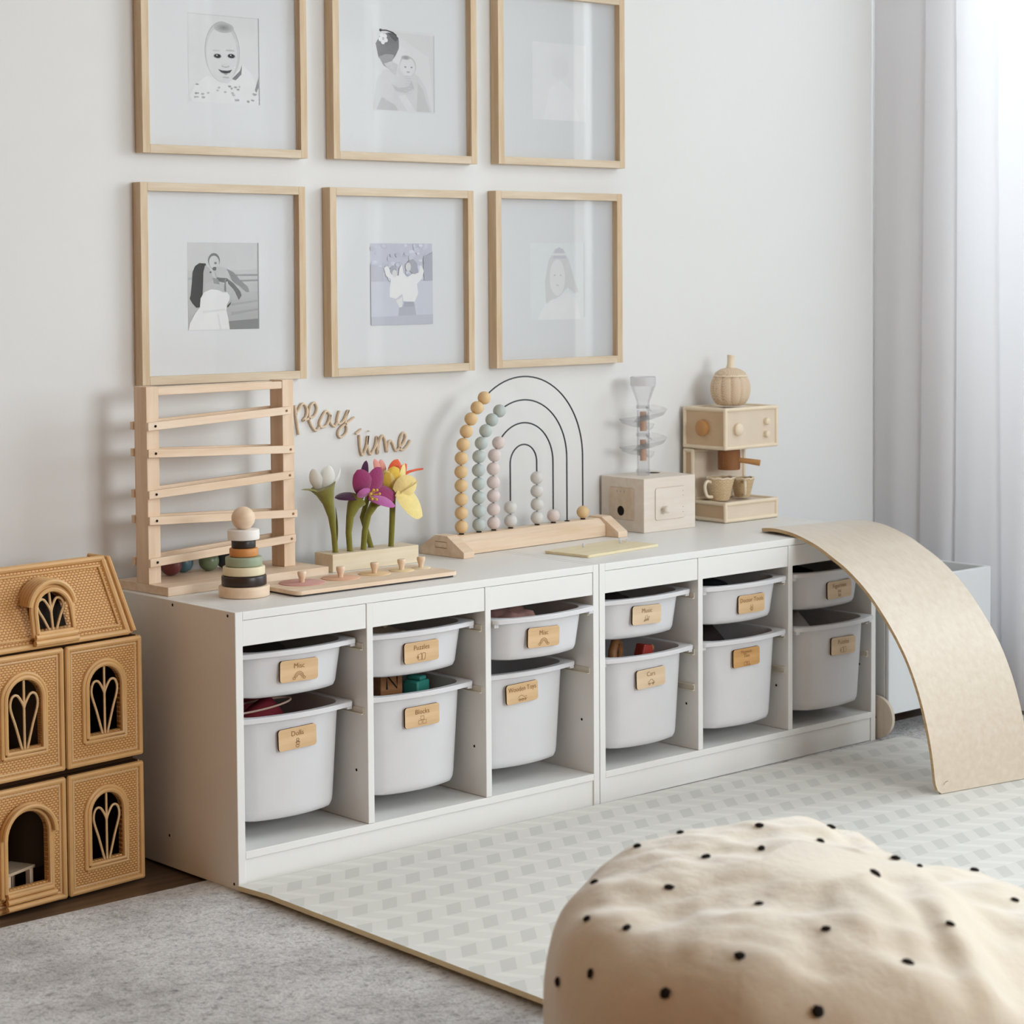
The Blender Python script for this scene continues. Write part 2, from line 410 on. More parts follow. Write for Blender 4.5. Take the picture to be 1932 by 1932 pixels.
def mat_playmat():
    m, nt, b = new_mat('foam_print')
    tc = nd(nt, 'ShaderNodeTexCoord'); sp = nd(nt, 'ShaderNodeSeparateXYZ'); nt.links.new(tc.outputs['Object'], sp.inputs[0])
    def mth(op, a, bb=None, clampv=False):
        n = nd(nt, 'ShaderNodeMath', operation=op, use_clamp=clampv)
        for i, s in enumerate((a, bb)):
            if s is None: continue
            if isinstance(s, (int, float)): n.inputs[i].default_value = s
            else: nt.links.new(s, n.inputs[i])
        return n.outputs[0]
    P = .1107
    # object origin is the mat's far left corner
    t = mth('FRACT', mth('DIVIDE', mth('ADD', mth('MULTIPLY', sp.outputs['Y'], -1.0), .058), P))
    tri = mth('SUBTRACT', 1.0, mth('ABSOLUTE', mth('SUBTRACT', mth('MULTIPLY', t, 2.0), 1.0)))   # 0..1..0
    band = mth('LESS_THAN', t, .5)
    u = mth('FRACT', mth('DIVIDE', mth('ADD', mth('SUBTRACT', sp.outputs['X'], .083), mth('MULTIPLY', tri, .040)), .0698))
    ga = mth('MULTIPLY', mth('LESS_THAN', u, .50), band)
    edge = mth('MULTIPLY', mth('SUBTRACT', 1.0, band), mth('GREATER_THAN', u, .66))
    edge2 = mth('MULTIPLY', mth('SUBTRACT', 1.0, band), mth('LESS_THAN', mth('ABSOLUTE', mth('SUBTRACT', u, .40)), .08))
    c0 = nd(nt, 'ShaderNodeMix', data_type='RGBA'); c0.inputs[6].default_value = hexc('#D9D6CF'); c0.inputs[7].default_value = hexc('#CBC9C2')
    nt.links.new(ga, c0.inputs[0])
    c1 = nd(nt, 'ShaderNodeMix', data_type='RGBA'); c1.inputs[7].default_value = hexc('#E0DDD6')
    nt.links.new(c0.outputs[2], c1.inputs[6]); nt.links.new(edge, c1.inputs[0])
    # plain cream rind on the sides and a thin border
    geo = nd(nt, 'ShaderNodeNewGeometry'); s2 = nd(nt, 'ShaderNodeSeparateXYZ'); nt.links.new(geo.outputs['Normal'], s2.inputs[0])
    side = mth('LESS_THAN', s2.outputs['Z'], .5)
    c2 = nd(nt, 'ShaderNodeMix', data_type='RGBA'); c2.inputs[7].default_value = hexc('#DDCFAA')
    nt.links.new(c1.outputs[2], c2.inputs[6]); nt.links.new(side, c2.inputs[0])
    nt.links.new(c2.outputs[2], b.inputs['Base Color']); b.inputs['Roughness'].default_value = .55; b.inputs['Specular IOR Level'].default_value = .35
    no = nd(nt, 'ShaderNodeTexNoise'); no.inputs['Scale'].default_value = 250; nt.links.new(tc.outputs['Object'], no.inputs['Vector'])
    bp = nd(nt, 'ShaderNodeBump'); bp.inputs['Strength'].default_value = .1; bp.inputs['Distance'].default_value = .001
    nt.links.new(no.outputs['Fac'], bp.inputs['Height']); nt.links.new(bp.outputs[0], b.inputs['Normal'])
    return m
def playmat():
    bm = BM(); nx, ny = 30, 24; Wd, D, T = 2.03, 2.6, .010
    top = []
    for i in range(nx+1):
        u = (i/nx)**1.8
        row = []
        for j in range(ny+1):
            x = u*Wd; y = -j/ny*D
            lift = .006*math.exp(-x/.05)*min(1, -y/.08)
            row.append((x, y, .003+lift))
        top.append(row)
    for s in (0, T):
        V = [[bm.verts.new((x, y, z+s)) for x, y, z in row] for row in top]
        for i in range(nx):
            for j in range(ny): bm.faces.new((V[i][j], V[i+1][j], V[i+1][j+1], V[i][j+1]))
        if s == 0: V0 = V
    V1 = V
    def wall(a, b):
        for i in range(len(a)-1): bm.faces.new((a[i], a[i+1], b[i+1], b[i]))
    wall(V0[0], V1[0]); wall(V0[-1], V1[-1]); wall([r[0] for r in V0], [r[0] for r in V1]); wall([r[-1] for r in V0], [r[-1] for r in V1])
    o = build('play_mat', bm, mat_playmat(), loc=(-.004, -.443, 0), rot=(0, 0, -.026), angle=60)
    tag(o, 'cream foam play mat printed with pale grey blocks, laid along the white shelves', 'play mat')
playmat()

# ------------------------------------------------------------------ shelving units
CW, CD, CH = .99, .44, .558
PT, DT = .0178, .016
CWID = (CW-2*PT-2*DT)/3
def column_x(x0, i): return x0+PT+i*(CWID+DT)
def cabinet(x0, label, holes_left):
    t = thing('storage_unit', label, 'storage unit', (x0, 0, 0), 0, 'white shelving units along the wall')
    def part(name, fn, m=M_cab, bev=.0012):
        bm = BM(); fn(bm); return build(name, bm, m, t, bevel=bev, smooth=False)
    part('side_panel', lambda bm: box(bm, 0, PT, -CD, 0, 0, CH))
    part('side_panel', lambda bm: box(bm, CW-PT, CW, -CD, 0, 0, CH))
    for i in (1, 2):
        xx = PT+i*CWID+(i-1)*DT
        part('divider', lambda bm: box(bm, xx, xx+DT, -CD, -.006, .077, CH-.0175))
    part('top_panel', lambda bm: box(bm, PT, CW-PT, -CD, 0, CH-.0172, CH-.0002))
    for i in range(3):
        xx = PT+i*(CWID+DT)
        part('fascia', lambda bm: box(bm, xx+.0004, xx+CWID-.0004, -CD+.0015, -CD+.016, .4885, CH-.018))
    part('bottom_shelf', lambda bm: box(bm, PT, CW-PT, -CD, 0, .061, .0765))
    part('plinth', lambda bm: box(bm, PT, CW-PT, -CD+.004, -CD+.018, .001, .0605))
    for i in range(3):
        for (zz, ok) in ((.4545, 1), (.3190, 1), (.232, x0 > .5)):
            if not ok: continue
            for s in (0, 1):
                xa = PT+i*(CWID+DT)
                xs = xa if s == 0 else xa+CWID
                dx = .0075 if s == 0 else -.0075
                bm = BM()
                box(bm, min(xs, xs+dx), max(xs, xs+dx), -CD+.012, -.02, zz-.0125, zz-.0105)
                box(bm, min(xs, xs+dx*.35), max(xs, xs+dx*.35), -CD+.012, -.02, zz-.0105, zz+.0015)
                box(bm, min(xs, xs+dx), max(xs, xs+dx), -CD+.012, -.02, zz+.0015, zz+.0035) if not (zz > .3) else None
                build('drawer_runner', bm, M_runner, t, smooth=False)
    def hole(x, y, z, axis='x', sgn=1):
        bm = BM()
        fn = (lambda u, v, d: (x+sgn*d, y+u, z+v))
        disc(bm, circ(0, 0, .0032, n=12), fn, .0006)
        build('screw_hole', bm, M_hole, t, smooth=False)
    if holes_left:
        for y, z in ((-.018, .549), (-.215, .549), (-.415, .549), (-.19, .066), (-.425, .012)): hole(0, y, z, sgn=-1)
    for i in (1, 2):
        hole(PT+i*CWID+(i-1)*DT, -.40, .185, sgn=-1)
    hole(CW-PT, -.40, .197, sgn=-1); hole(CW-PT, -.30, .19, sgn=-1)
    return t
X2 = .9917
cabinet(0, 'white shelf unit by the wicker dollhouse, nearer of the two joined units', True)
cabinet(X2, 'white shelf unit under the curved wooden board, farther of the two joined units', False)

# ------------------------------------------------------------------ plastic bins with name plates
def rim_y(x, hw, bow): return -bow*max(0, math.cos(PI*x/(2*hw)))**.8
def bin_ring(hw, yf, yb, rad, bow, z, n=10, m=14):
    """rounded rectangle seen from above, bowed front; counter-clockwise from front left"""
    pts = []
    def arc(cx, cy, a0, a1):
        for i in range(n+1):
            a = a0+(a1-a0)*i/n; pts.append([cx+rad*math.cos(a), cy+rad*math.sin(a)])
    arc(-hw+rad, yf+rad, PI, 1.5*PI)
    for i in range(1, m): pts.append([-hw+rad+(2*hw-2*rad)*i/m, yf])
    arc(hw-rad, yf+rad, 1.5*PI, 2*PI)
    arc(hw-rad, yb-rad, 0, .5*PI)
    arc(-hw+rad, yb-rad, .5*PI, PI)
    out = []
    for x, y in pts:
        k = max(0, 1-(y-yf)/.12)
        out.append((x, y+rim_y(x, hw, bow)*k, z))
    return out
def bin_mesh(h):
    """origin: rim top, front-centre of the bowed rim; y grows to the back"""
    bow = .026
    L = .395
    bm = BM()
    T = .0025
    th = .133 if h > .15 else .133
    hb = .123 if h > .15 else .126
    rings = [
        bin_ring(.1495, bow, L, .010, bow, -.010),
        bin_ring(.1500, bow, L, .010, bow, -.0015),
        bin_ring(.1485, bow+.0015, L-.0015, .010, bow, 0),
        bin_ring(th-.002, bow+.016, L-.018, .038, bow, -.0003),
        bin_ring(th-.004, bow+.018, L-.022, .037, bow, -.006),
        bin_ring(hb-.003, bow+.026, L-.03, .036, bow, -h+.030),
        bin_ring(hb-.014, bow+.038, L-.045, .032, bow, -h+.005),
        bin_ring(hb-.05, bow+.08, L-.09, .03, bow*.5, -h+.003),
    ]
    inner_last = rings[-1]
    outer = [
        bin_ring(hb-.05, bow+.08, L-.09, .03, bow*.5, -h),
        bin_ring(hb-.010, bow+.033, L-.04, .034, bow, -h),
        bin_ring(hb-.003, bow+.026, L-.03, .038, bow, -h+.0035),
        bin_ring(hb, bow+.022, L-.025, .040, bow, -h+.012),
        bin_ring(hb+.001, bow+.021, L-.025, .040, bow, -h+.022),
        bin_ring(th, bow+.014, L-.018, .040, bow, -.015),
        bin_ring(th+.001, bow+.013, L-.017, .040, bow, -.010),
    ]
    allr = rings + outer
    R = loft(bm, allr, True, False, False)
    # close the loop: last outer ring to the first rim ring, and the two floors
    a, b = R[-1], R[0]; n = len(a)
    for j in range(n): bm.faces.new((a[j], a[(j+1) % n], b[(j+1) % n], b[j]))
    # loft already bridges inner floor to outer floor across the gap; cap both
    bm.faces.new(R[len(rings)-1]); bm.faces.new(list(reversed(R[len(rings)])))
    # little steps under the ears where the bin meets its runners
    for s in (-1, 1):
        xa, xb = sorted((s*.136, s*.148))
        box(bm, xa, xb, bow+.004, bow+.05, -.018, -.0105)
    return bm
PROTO = {}
def make_bin(kind):
    h = .098 if kind == 't' else .219
    bm = bin_mesh(h)
    bmesh.ops.recalc_face_normals(bm, faces=bm.faces)
    for f in bm.faces: f.smooth = True
    for e in bm.edges:
        if len(e.link_faces) == 2 and e.calc_face_angle(0) > math.radians(40): e.smooth = False
    me = bpy.data.meshes.new('tub'); bm.to_mesh(me); bm.free(); me.materials.append(M_bin)
    PROTO[kind] = me
make_bin('t'); make_bin('l')
# icons drawn on each name plate, plate coordinates in metres
def ic_rainbow(S):
    for r in (.0055, .0085, .0115): S(circ(0, -.014, r, n=12, a0=0, a1=PI, end=True))
    for s in (-1, 1): S(circ(s*.0125, -.0155, .0035, .0022, n=10), True)
def ic_doll(S):
    S(circ(0, -.004, .0030), True); S(circ(0, -.0105, .0036), True); S(circ(-.001, -.0165, .0040, .003), True)
    S([(-.006, -.009), (.006, -.009)])
def ic_blocks(S):
    for cx, cz in ((0, -.004), (-.006, -.013), (.006, -.013)): S([(cx-.0045, cz-.004), (cx+.0045, cz-.004), (cx+.0045, cz+.004), (cx-.0045, cz+.004)], True)
def ic_puzzle(S):
    S([(-.010, -.017), (-.010, -.005), (-.004, -.005), (-.002, -.002), (0, -.005), (0, -.017)], True)
    S([(.001, -.017), (.001, -.004), (.005, -.003), (.010, -.004), (.010, -.010), (.008, -.017)], True)
    S(circ(-.0105, -.011, .0022), True)
def ic_car(S):
    S([(-.011, -.013), (-.010, -.009), (-.005, -.008), (-.003, -.004), (.004, -.004), (.007, -.009), (.011, -.010), (.011, -.013)], True)
    S(circ(-.006, -.014, .0024), True); S(circ(.006, -.014, .0024), True)
def ic_truck(S):
    S([(-.013, -.015), (-.011, -.009), (-.006, -.005), (.001, -.006), (.004, -.010), (.012, -.009), (.013, -.014)], True)
    for x in (-.008, 0, .008): S(circ(x, -.0155, .0024), True)
def ic_music(S):
    S([(-.005, -.014), (-.005, -.003), (.001, -.001), (.001, -.012)]); S(circ(-.007, -.014, .0020), True); S(circ(-.001, -.012, .0020), True)
    S([(.006, -.012), (.006, -.004), (.009, -.006)]); S(circ(.0045, -.012, .0018), True)
def ic_doctor(S):
    S([(-.003, -.002), (-.004, -.006), (0, -.009), (.004, -.006), (.003, -.002)])
    S([(0, -.018), (-.006, -.012), (-.004, -.009), (0, -.011), (.004, -.009), (.006, -.012)], True)
    S([(-.004, -.0115), (0, -.016), (.004, -.0115)])
def ic_tiles(S):
    S([(-.010, -.018), (-.010, -.012), (-.004, -.009), (.001, -.012), (.001, -.018)], True)
    S([(.002, -.018), (.002, -.010), (.008, -.010), (.008, -.018)], True); S(circ(.0105, -.019, .002), True)
def ic_figure(S):
    for s in (-.003, .003): S([(s-.0012, -.002), (s-.0012, -.006), (s+.0012, -.006), (s+.0012, -.002)], True)
    S([(-.005, -.006), (-.005, -.013), (.005, -.013), (.005, -.006)], True); S([(-.006, -.017), (.006, -.017)]); S([(-.003, -.013), (-.004, -.017)]); S([(.003, -.013), (.004, -.017)])
M_burn2 = plain('burnt_edge_soft', '#4A2E1A', .8, .2)
BINS = {  # kind+column: (front y, plate dx, plate z, tilt, lettering lines, icon, plate size, material, label)
 't0': (-.437, -.0071, .4204, .02, ['Misc'], ic_rainbow, M_tag, 'shallow white bin with Misc and rainbow plate, nearest the dollhouse, above the Dolls bin'),
 'l0': (-.424, -.0052, .2798, -.03, ['Dolls'], ic_doll, M_tag, 'deep white bin with the Dolls plate and maroon things inside'),
 't1': (-.437, -.0114, .4184, -.01, ['Puzzles'], ic_puzzle, M_tag, 'shallow white bin with a Puzzles plate, above the Blocks bin'),
 'l1': (-.430, -.0074, .2787, -.01, ['Blocks'], ic_blocks, M_tag, 'deep white bin with the Blocks plate and a letter block inside'),
 't2': (-.475, -.0180, .4166, .03, ['Misc'], ic_rainbow, M_tag, 'shallow white bin with Misc plate holding pink cloth, above the Wooden Toys bin'),
 'l2': (-.410, -.0275, .2841, -.03, ['Wooden Toys'], ic_truck, M_tag, 'deep white bin with the Wooden Toys plate, pushed furthest in'),
 't3': (-.445, -.0114, .4230, .03, ['Music'], ic_music, M_tagl, 'shallow white bin with the Music plate, above the Cars bin'),
 'l3': (-.455, -.0099, .2753, -.03, ['Cars'], ic_car, M_tagl, 'deep white bin with the Cars plate and brown curled toys showing'),
 't4': (-.465, .0059, .4139, .0, ['Doctor Tools'], ic_doctor, M_tag, 'shallow white bin with the heart icon plate, middle of the farther unit'),
 'l4': (-.463, -.0130, .2844, -.01, ['Magnetic', 'Tiles'], ic_tiles, M_tagd, 'deep white bin with the darker two line Magnetic Tiles plate'),
 't5': (-.465, .0127, .4142, -.02, ['Figurines'], ic_figure, M_tagl, 'shallow white bin partly hidden behind the curved wooden board'),
 'l5': (-.478, .0101, .2721, .02, ['Puzzles'], ic_puzzle, M_tagl, 'deep white bin with Puzzles plate, beside the curved wooden board'),
}
RIMZ = {'t': .4665, 'l': .3325}
def make_name_plate(root, key, body_y, dx, dz, tilt, lines, icon, m):
    n = lambda u, v, d: (u, -d, v)
    bm = BM(); poly = rrect2(.094, .0445, .0065)
    prism(bm, poly, lambda u, v, d: (u, -d, v), .0042, 0, 1)
    p = build('name_plate', bm, [m, M_burn], root, loc=(dx, body_y, dz), rot=(0, tilt, 0), smooth=False)
    bm = BM(); fn = lambda u, v, d: (u, -d, v)
    if len(lines) == 1:
        text_into(bm, lines[0], .0150, fn, .0047, .082, -.006, 0, .0095)
        dzi = 0
    else:
        text_into(bm, lines[0], .0115, fn, .0047, .07, -.006, 0, .0135); text_into(bm, lines[1], .0115, fn, .0047, .07, -.006, 0, .0035)
        dzi = -.001
    S = lambda pts, closed=False: stroke(bm, [(x, z+dzi) for x, z in pts], .00095, fn, .0047, closed)
    icon(S)
    build('engraving', bm, M_engr, p, smooth=False)
BINROOT = {}
for key, (fy, dx, tz, tilt, lines, icon, m, label) in BINS.items():
    kind = key[0]; i = int(key[1]); x0 = 0 if i < 3 else X2
    cx = column_x(x0, i % 3)+CWID/2; rz = RIMZ[kind]
    nm = 'storage_bin'
    t = thing(nm, label, 'storage bin', (cx, fy, rz), 0, 'shallow white bins' if kind == 't' else 'deep white bins')
    o = bpy.data.objects.new('tub', PROTO[kind]); COL.objects.link(o); o.parent = t
    h = .098 if kind == 't' else .219
    # where the front of the tub is at the plate's height
    fr = (rz-tz)/h
    by = .0130 + fr*(.009) - .0015
    make_name_plate(t, key, by+.0015, dx, tz-rz, tilt, lines, icon, m)
    BINROOT[key] = (cx, fy, rz)
# ------------------------------------------------------------------ things inside the bins
M_maroon = plain('maroon_felt', '#7A2630', .8, .2, .05, 20, bump=.3)
M_piping = plain('pale_piping', '#D9B9A6', .7, .2)
M_pinkcl = plain('dusty_pink_cloth', '#B58C84', .9, .1, .06, 14, bump=.4, bscale=40)
M_teal = plain('teal_paint', '#3F9A8D', .5, .4)
M_dgreen = plain('dark_green_paint', '#2E4238', .5, .4)
M_brownw = wood('brown_wood', '#A9774C', '#84552F', 0, .5, 6)
M_redp = plain('red_paint', '#A5362B', .5, .4)
M_whitecl = plain('white_cloth', '#DAD6D2', .9, .1, .03, 14, bump=.3, bscale=40)
M_darkcl_shade = plain('dark_cloth_and_shade', '#38302E', .9, .1, .05, 14, bump=.3, bscale=40)
def cushion(name, label, cat, x, y, z0, z1, rx, ry, tilt, m, pip=None, seed=0):
    t = thing(name, label, cat, (x, y, z0))
    h = z1-z0; rnd = random.Random(seed)
    bm = BM(); rings = []; n = 28
    for i in range(11):
        u = i/10; w = math.sin(PI*min(.97, max(.03, u)))**.45
        rings.append([((rx*w)*math.cos(2*PI*j/n)*(1+.05*math.sin(3*2*PI*j/n+seed)), (ry*w)*math.sin(2*PI*j/n)+tilt*(u-.5), u*h*(1-.12*(1-math.cos(2*PI*j/n))/2*u)) for j in range(n)])
    loft(bm, rings, True, True, True)
    build('body', bm, m, t, angle=80)
    if pip:
        bm = BM(); k = 8
        pts = [(rx*1.0*math.cos(a), tilt*(.62-.5)+ry*math.sin(a)*.9, h*.94-.006*(1-math.cos(a))) for a in [2*PI*i/30 for i in range(30)]]
        tube(bm, pts, .0022, 6, closed=True)
        build('piping', bm, pip, t)
    return t
cx, fy, rz = BINROOT['l0']
cushion('doll_cushion', 'maroon round cushion with pale piping in the Dolls bin, nearer one', 'cushion', cx-.035, fy+.125, .124, .352, .088, .042, -.03, M_maroon, M_piping, 1)
cushion('doll_cushion', 'maroon round cushion standing behind the nearer one in the Dolls bin', 'cushion', cx+.000, fy+.245, .124, .360, .098, .045, .02, M_maroon, M_piping, 3)
cx, fy, rz = BINROOT['t1']
for k, (dx, dy, a, m, lb) in enumerate(((-.02, .15, .35, M_brownw, 'brown wooden puzzle board lying in the Puzzles bin, lower one'), (.03, .22, -.3, M_pine, 'pale wooden puzzle board resting on the brown one in the bin'))):
    bm = BM(); box(bm, -.062, .062, -.085, .085, 0, .012)
    for i in range(3):
        for j in range(2): lathe(bm, [(.006, .012), (.008, .02), (.006, .024)], (-.04+i*.04, -.04+j*.08, 0), 12)
    o = build('puzzle_board', bm, m, loc=(cx+dx, fy+dy, .380+k*.036), rot=(.10 if k else 0, 0, a*.4), bevel=.002)
    tag(o, lb, 'puzzle')
cx, fy, rz = BINROOT['t2']
for k, (dx, dy, s, lb) in enumerate(((-.01, .16, .068, 'dusty pink cloth bundle in the top bin at the joint of the shelf units'), )):
    bm = BM(); bmesh.ops.create_icosphere(bm, subdivisions=4, radius=1)
    for v in bm.verts:
        c = v.co; f = 1+.10*math.sin(9*c.x+3*c.y)+.07*math.sin(13*c.y+5*c.z)+.05*math.sin(21*c.x-7*c.z)
        v.co = Vector((c.x*s*1.15*f, c.y*s*1.3*f, max(-.04, c.z*.052*f)+.04))
    o = build('cloth_bundle', bm, M_pinkcl, loc=(cx+dx, fy+dy, .378), angle=80); tag(o, lb, 'cloth')
cx, fy, rz = BINROOT['l1']
t = thing('letter_block', 'natural wooden block with a carved letter N, standing in the Blocks bin', 'toy block', (cx+.004, fy+.15, .124))
bm = BM(); box(bm, -.03, .03, -.02, .02, 0, .235); build('body', bm, M_brownw, t, bevel=.003)
bm = BM(); stroke(bm, [(-.014, .195), (-.014, .226), (.014, .195), (.014, .226)], .005, lambda u, v, d: (u, -.0202-d, v), .0004); build('letter', bm, M_hole, t, smooth=False)
bm = BM(); box(bm, -.024, .024, -.02, .02, 0, .204); box(bm, -.012, .012, -.02, .02, .204, .214)
o = build('toy_block', bm, M_teal, loc=(cx+.080, fy+.14, .124), rot=(0, 0, .3), bevel=.004); tag(o, 'teal stepped block poking up at the front of the Blocks bin', 'toy block')
bm = BM(); prism(bm, [(-.03, 0), (.03, 0), (.03, .19), (0, .225), (-.03, .19)], lambda u, v, d: (u, d, v), .05)
o = build('toy_block', bm, M_dgreen, loc=(cx+.050, fy+.215, .124), rot=(0, 0, -.15), bevel=.003); tag(o, 'dark green house shaped block deep in the Blocks bin', 'toy block')
cx, fy, rz = BINROOT['l3']
bm = BM(); tube(bm, [(0, 0, 0), (0, 0, .17), (.004, 0, .20), (.02, 0, .222), (.04, 0, .214), (.048, 0, .19), (.04, 0, .168)], [.012, .012, .011, .010, .009, .008, .006], 10)
o = build('toy_hook', bm, M_brownw, loc=(cx-.022, fy+.130, .124), rot=(0, 0, .4)); tag(o, 'brown curled wooden toy sticking up in the Cars bin', 'toy')
t = thing('toy_car', 'small red wooden car on its end in the Cars bin', 'toy car', (cx+.055, fy+.085, .124))
bm = BM(); prism(bm, [(-.02, 0), (.02, 0), (.02, .19), (.012, .21), (-.012, .214), (-.02, .19)], lambda u, v, d: (u, d, v), .03); build('body', bm, M_redp, t, bevel=.003)
for zz in (.165, .20):
    bm = BM(); lathe(bm, [(.009, 0), (.009, .006)], n=14); build('wheel', bm, M_brownw, t, loc=(.02, .015, zz), rot=(0, PI/2, 0))
cx, fy, rz = BINROOT['l5']
cushion('soft_toy', 'whitish folded cloth toy in the farthest deep bin', 'soft toy', cx-.01, fy+.17, .124, .345, .08, .06, .02, M_whitecl, None, 5)
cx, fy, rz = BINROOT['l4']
cushion('soft_toy', 'dark cloth toy filling the Magnetic Tiles bin', 'soft toy', cx, fy+.18, .124, .348, .085, .08, .01, M_darkcl_shade, None, 8)

M_binshade = plain('bin_shade', '#26262C', .9, .1, .05, 14, bump=.4, bscale=40)  # dark bundles added in the shallow bins, their colour standing in for shade
for key, dy, m, r_, lb in (('t0', .20, M_darkcl_shade, .078, 'dark bundle added as shade, left Misc bin'), ('t3', .19, M_darkcl_shade, .078, 'dark bundle added as shade in Music bin'),
                        ('t4', .19, M_binshade, .080, 'near black bundle added as shade in the bin with a heart icon plate'), ('t5', .19, M_binshade, .080, 'near black bundle added as shade in a bin behind the curved board')):
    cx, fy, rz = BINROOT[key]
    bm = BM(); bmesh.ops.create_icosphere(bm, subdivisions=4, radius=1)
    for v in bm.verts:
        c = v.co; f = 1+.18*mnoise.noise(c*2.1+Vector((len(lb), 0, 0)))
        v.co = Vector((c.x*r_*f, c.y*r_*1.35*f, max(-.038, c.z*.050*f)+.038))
    o = build('shade_bundle', bm, m, loc=(cx, fy+dy, .377), angle=80); tag(o, lb, 'cloth')

# ------------------------------------------------------------------ picture frames
def frame(name, x0, z0, label, draw, w=.432, h=.4365, tilt=0.0):
    t = thing(name, label, 'picture frame', (x0+w/2, WY-.0005, z0), 0, 'light oak picture frames')
    D = .030; F_ = .0185
    y1 = 0; y0 = -D
    for nm, (a, b, c, d, m) in {'l': (-w/2, -w/2+F_, 0, h, M_oak), 'r': (w/2-F_, w/2, 0, h, M_oak), 'b': (-w/2+F_, w/2-F_, 0, F_, M_oakx), 'u': (-w/2+F_, w/2-F_, h-F_, h, M_oakx)}.items():
        bm = BM(); box(bm, a, b, y0, y1, c, d); build('frame_rail', bm, m, t, bevel=.0008, smooth=False)
    bm = BM(); box(bm, -w/2+F_, w/2-F_, -.011, -.008, F_, h-F_)
    mo = build('mount', bm, M_mat, t, smooth=False)
    bm = BM(); disc(bm, [(-w/2+F_, F_), (w/2-F_, F_), (w/2-F_, h-F_), (-w/2+F_, h-F_)], lambda u, v, d: (u, -.0200, v), 0)
    build('pane', bm, M_glass, t, smooth=False)
    # print: u right 0..1, v down 0..1
    pw, ph = .1865, .1925; ox, oz = -pw/2+.006, h/2+ph/2-.006
    fn = lambda u, v, d: (ox+u*pw, -.0112-d, oz-v*ph)
    bm = BM(); mats = []; st = {'k': 0}
    def P(poly, g, tint=(1, 1, 1)):
        m = grey(g, tint)
        if m not in mats: mats.append(m)
        st['k'] += 1
        disc(bm, poly, fn, .00002*st['k'], mats.index(m))
    draw(P)
    build('print', bm, mats, t, smooth=False)
    t.rotation_euler = (0, tilt, 0)
    return t
SQ = [(0, 0), (1, 0), (1, 1), (0, 1)]
def soft(P, cx, cy, rx, ry, g0, g1, n=5, n2=26):
    for i in range(n): k = 1-i/n; P(circ(cx, cy, rx*k, ry*k, n=n2), g0+(g1-g0)*(i+1)/n)
def pic_baby(P):
    P(SQ, .865); P([(0, 0), (1, 0), (1, .012), (0, .012)], .82); P([(.985, 0), (1, 0), (1, 1), (.985, 1)], .66)
    P([(.02, .93), (.1, .80), (.25, .70), (.40, .72), (.55, .78), (.68, .62), (.78, .56), (.88, .64), (.95, .78), (.98, .9), (.98, 1), (.05, 1)], .885)
    P([(.93, .83), (.985, .68), (.985, .80), (.95, .86)], .60)
    P([(.60, .72), (.72, .62), (.75, .55), (.74, .66), (.66, .73)], .52)
    P(circ(.475, .415, .246, .346, n=36), .73); P(circ(.475, .425, .238, .342, n=36), .80); P(circ(.47, .44, .215, .315, n=36), .855)
    soft(P, .50, .14, .14, .06, .78, .58, 5)
    P([(.34, .68), (.42, .74), (.52, .775), (.60, .74), (.64, .66), (.55, .70), (.45, .70)], .84)
    for x, y in ((.405, .467), (.600, .457)):
        P(circ(x, y, .062, .030, n=16), .70); P(circ(x, y, .048, .023, n=16), .22); P(circ(x-.008, y-.008, .010, .007, n=8), .8)
    P(circ(.585, .395, .065, .010, n=12), .74); P(circ(.39, .405, .055, .009, n=12), .77)
    P(circ(.515, .575, .055, .020, n=14), .70); P(circ(.515, .565, .045, .018, n=14), .83)
    P([(.41, .615), (.47, .628), (.54, .628), (.61, .612), (.575, .650), (.52, .668), (.46, .655)], .30); P([(.45, .648), (.52, .66), (.57, .645), (.52, .68)], .62)
    P(circ(.52, .705, .05, .012, n=12), .74)
    rnd = random.Random(3)
    for i in range(26):
        x = .06+.88*rnd.random(); y = .80+.17*rnd.random(); P(circ(x, y, .012+.012*rnd.random(), .008+.006*rnd.random(), n=8), .62+.14*rnd.random())
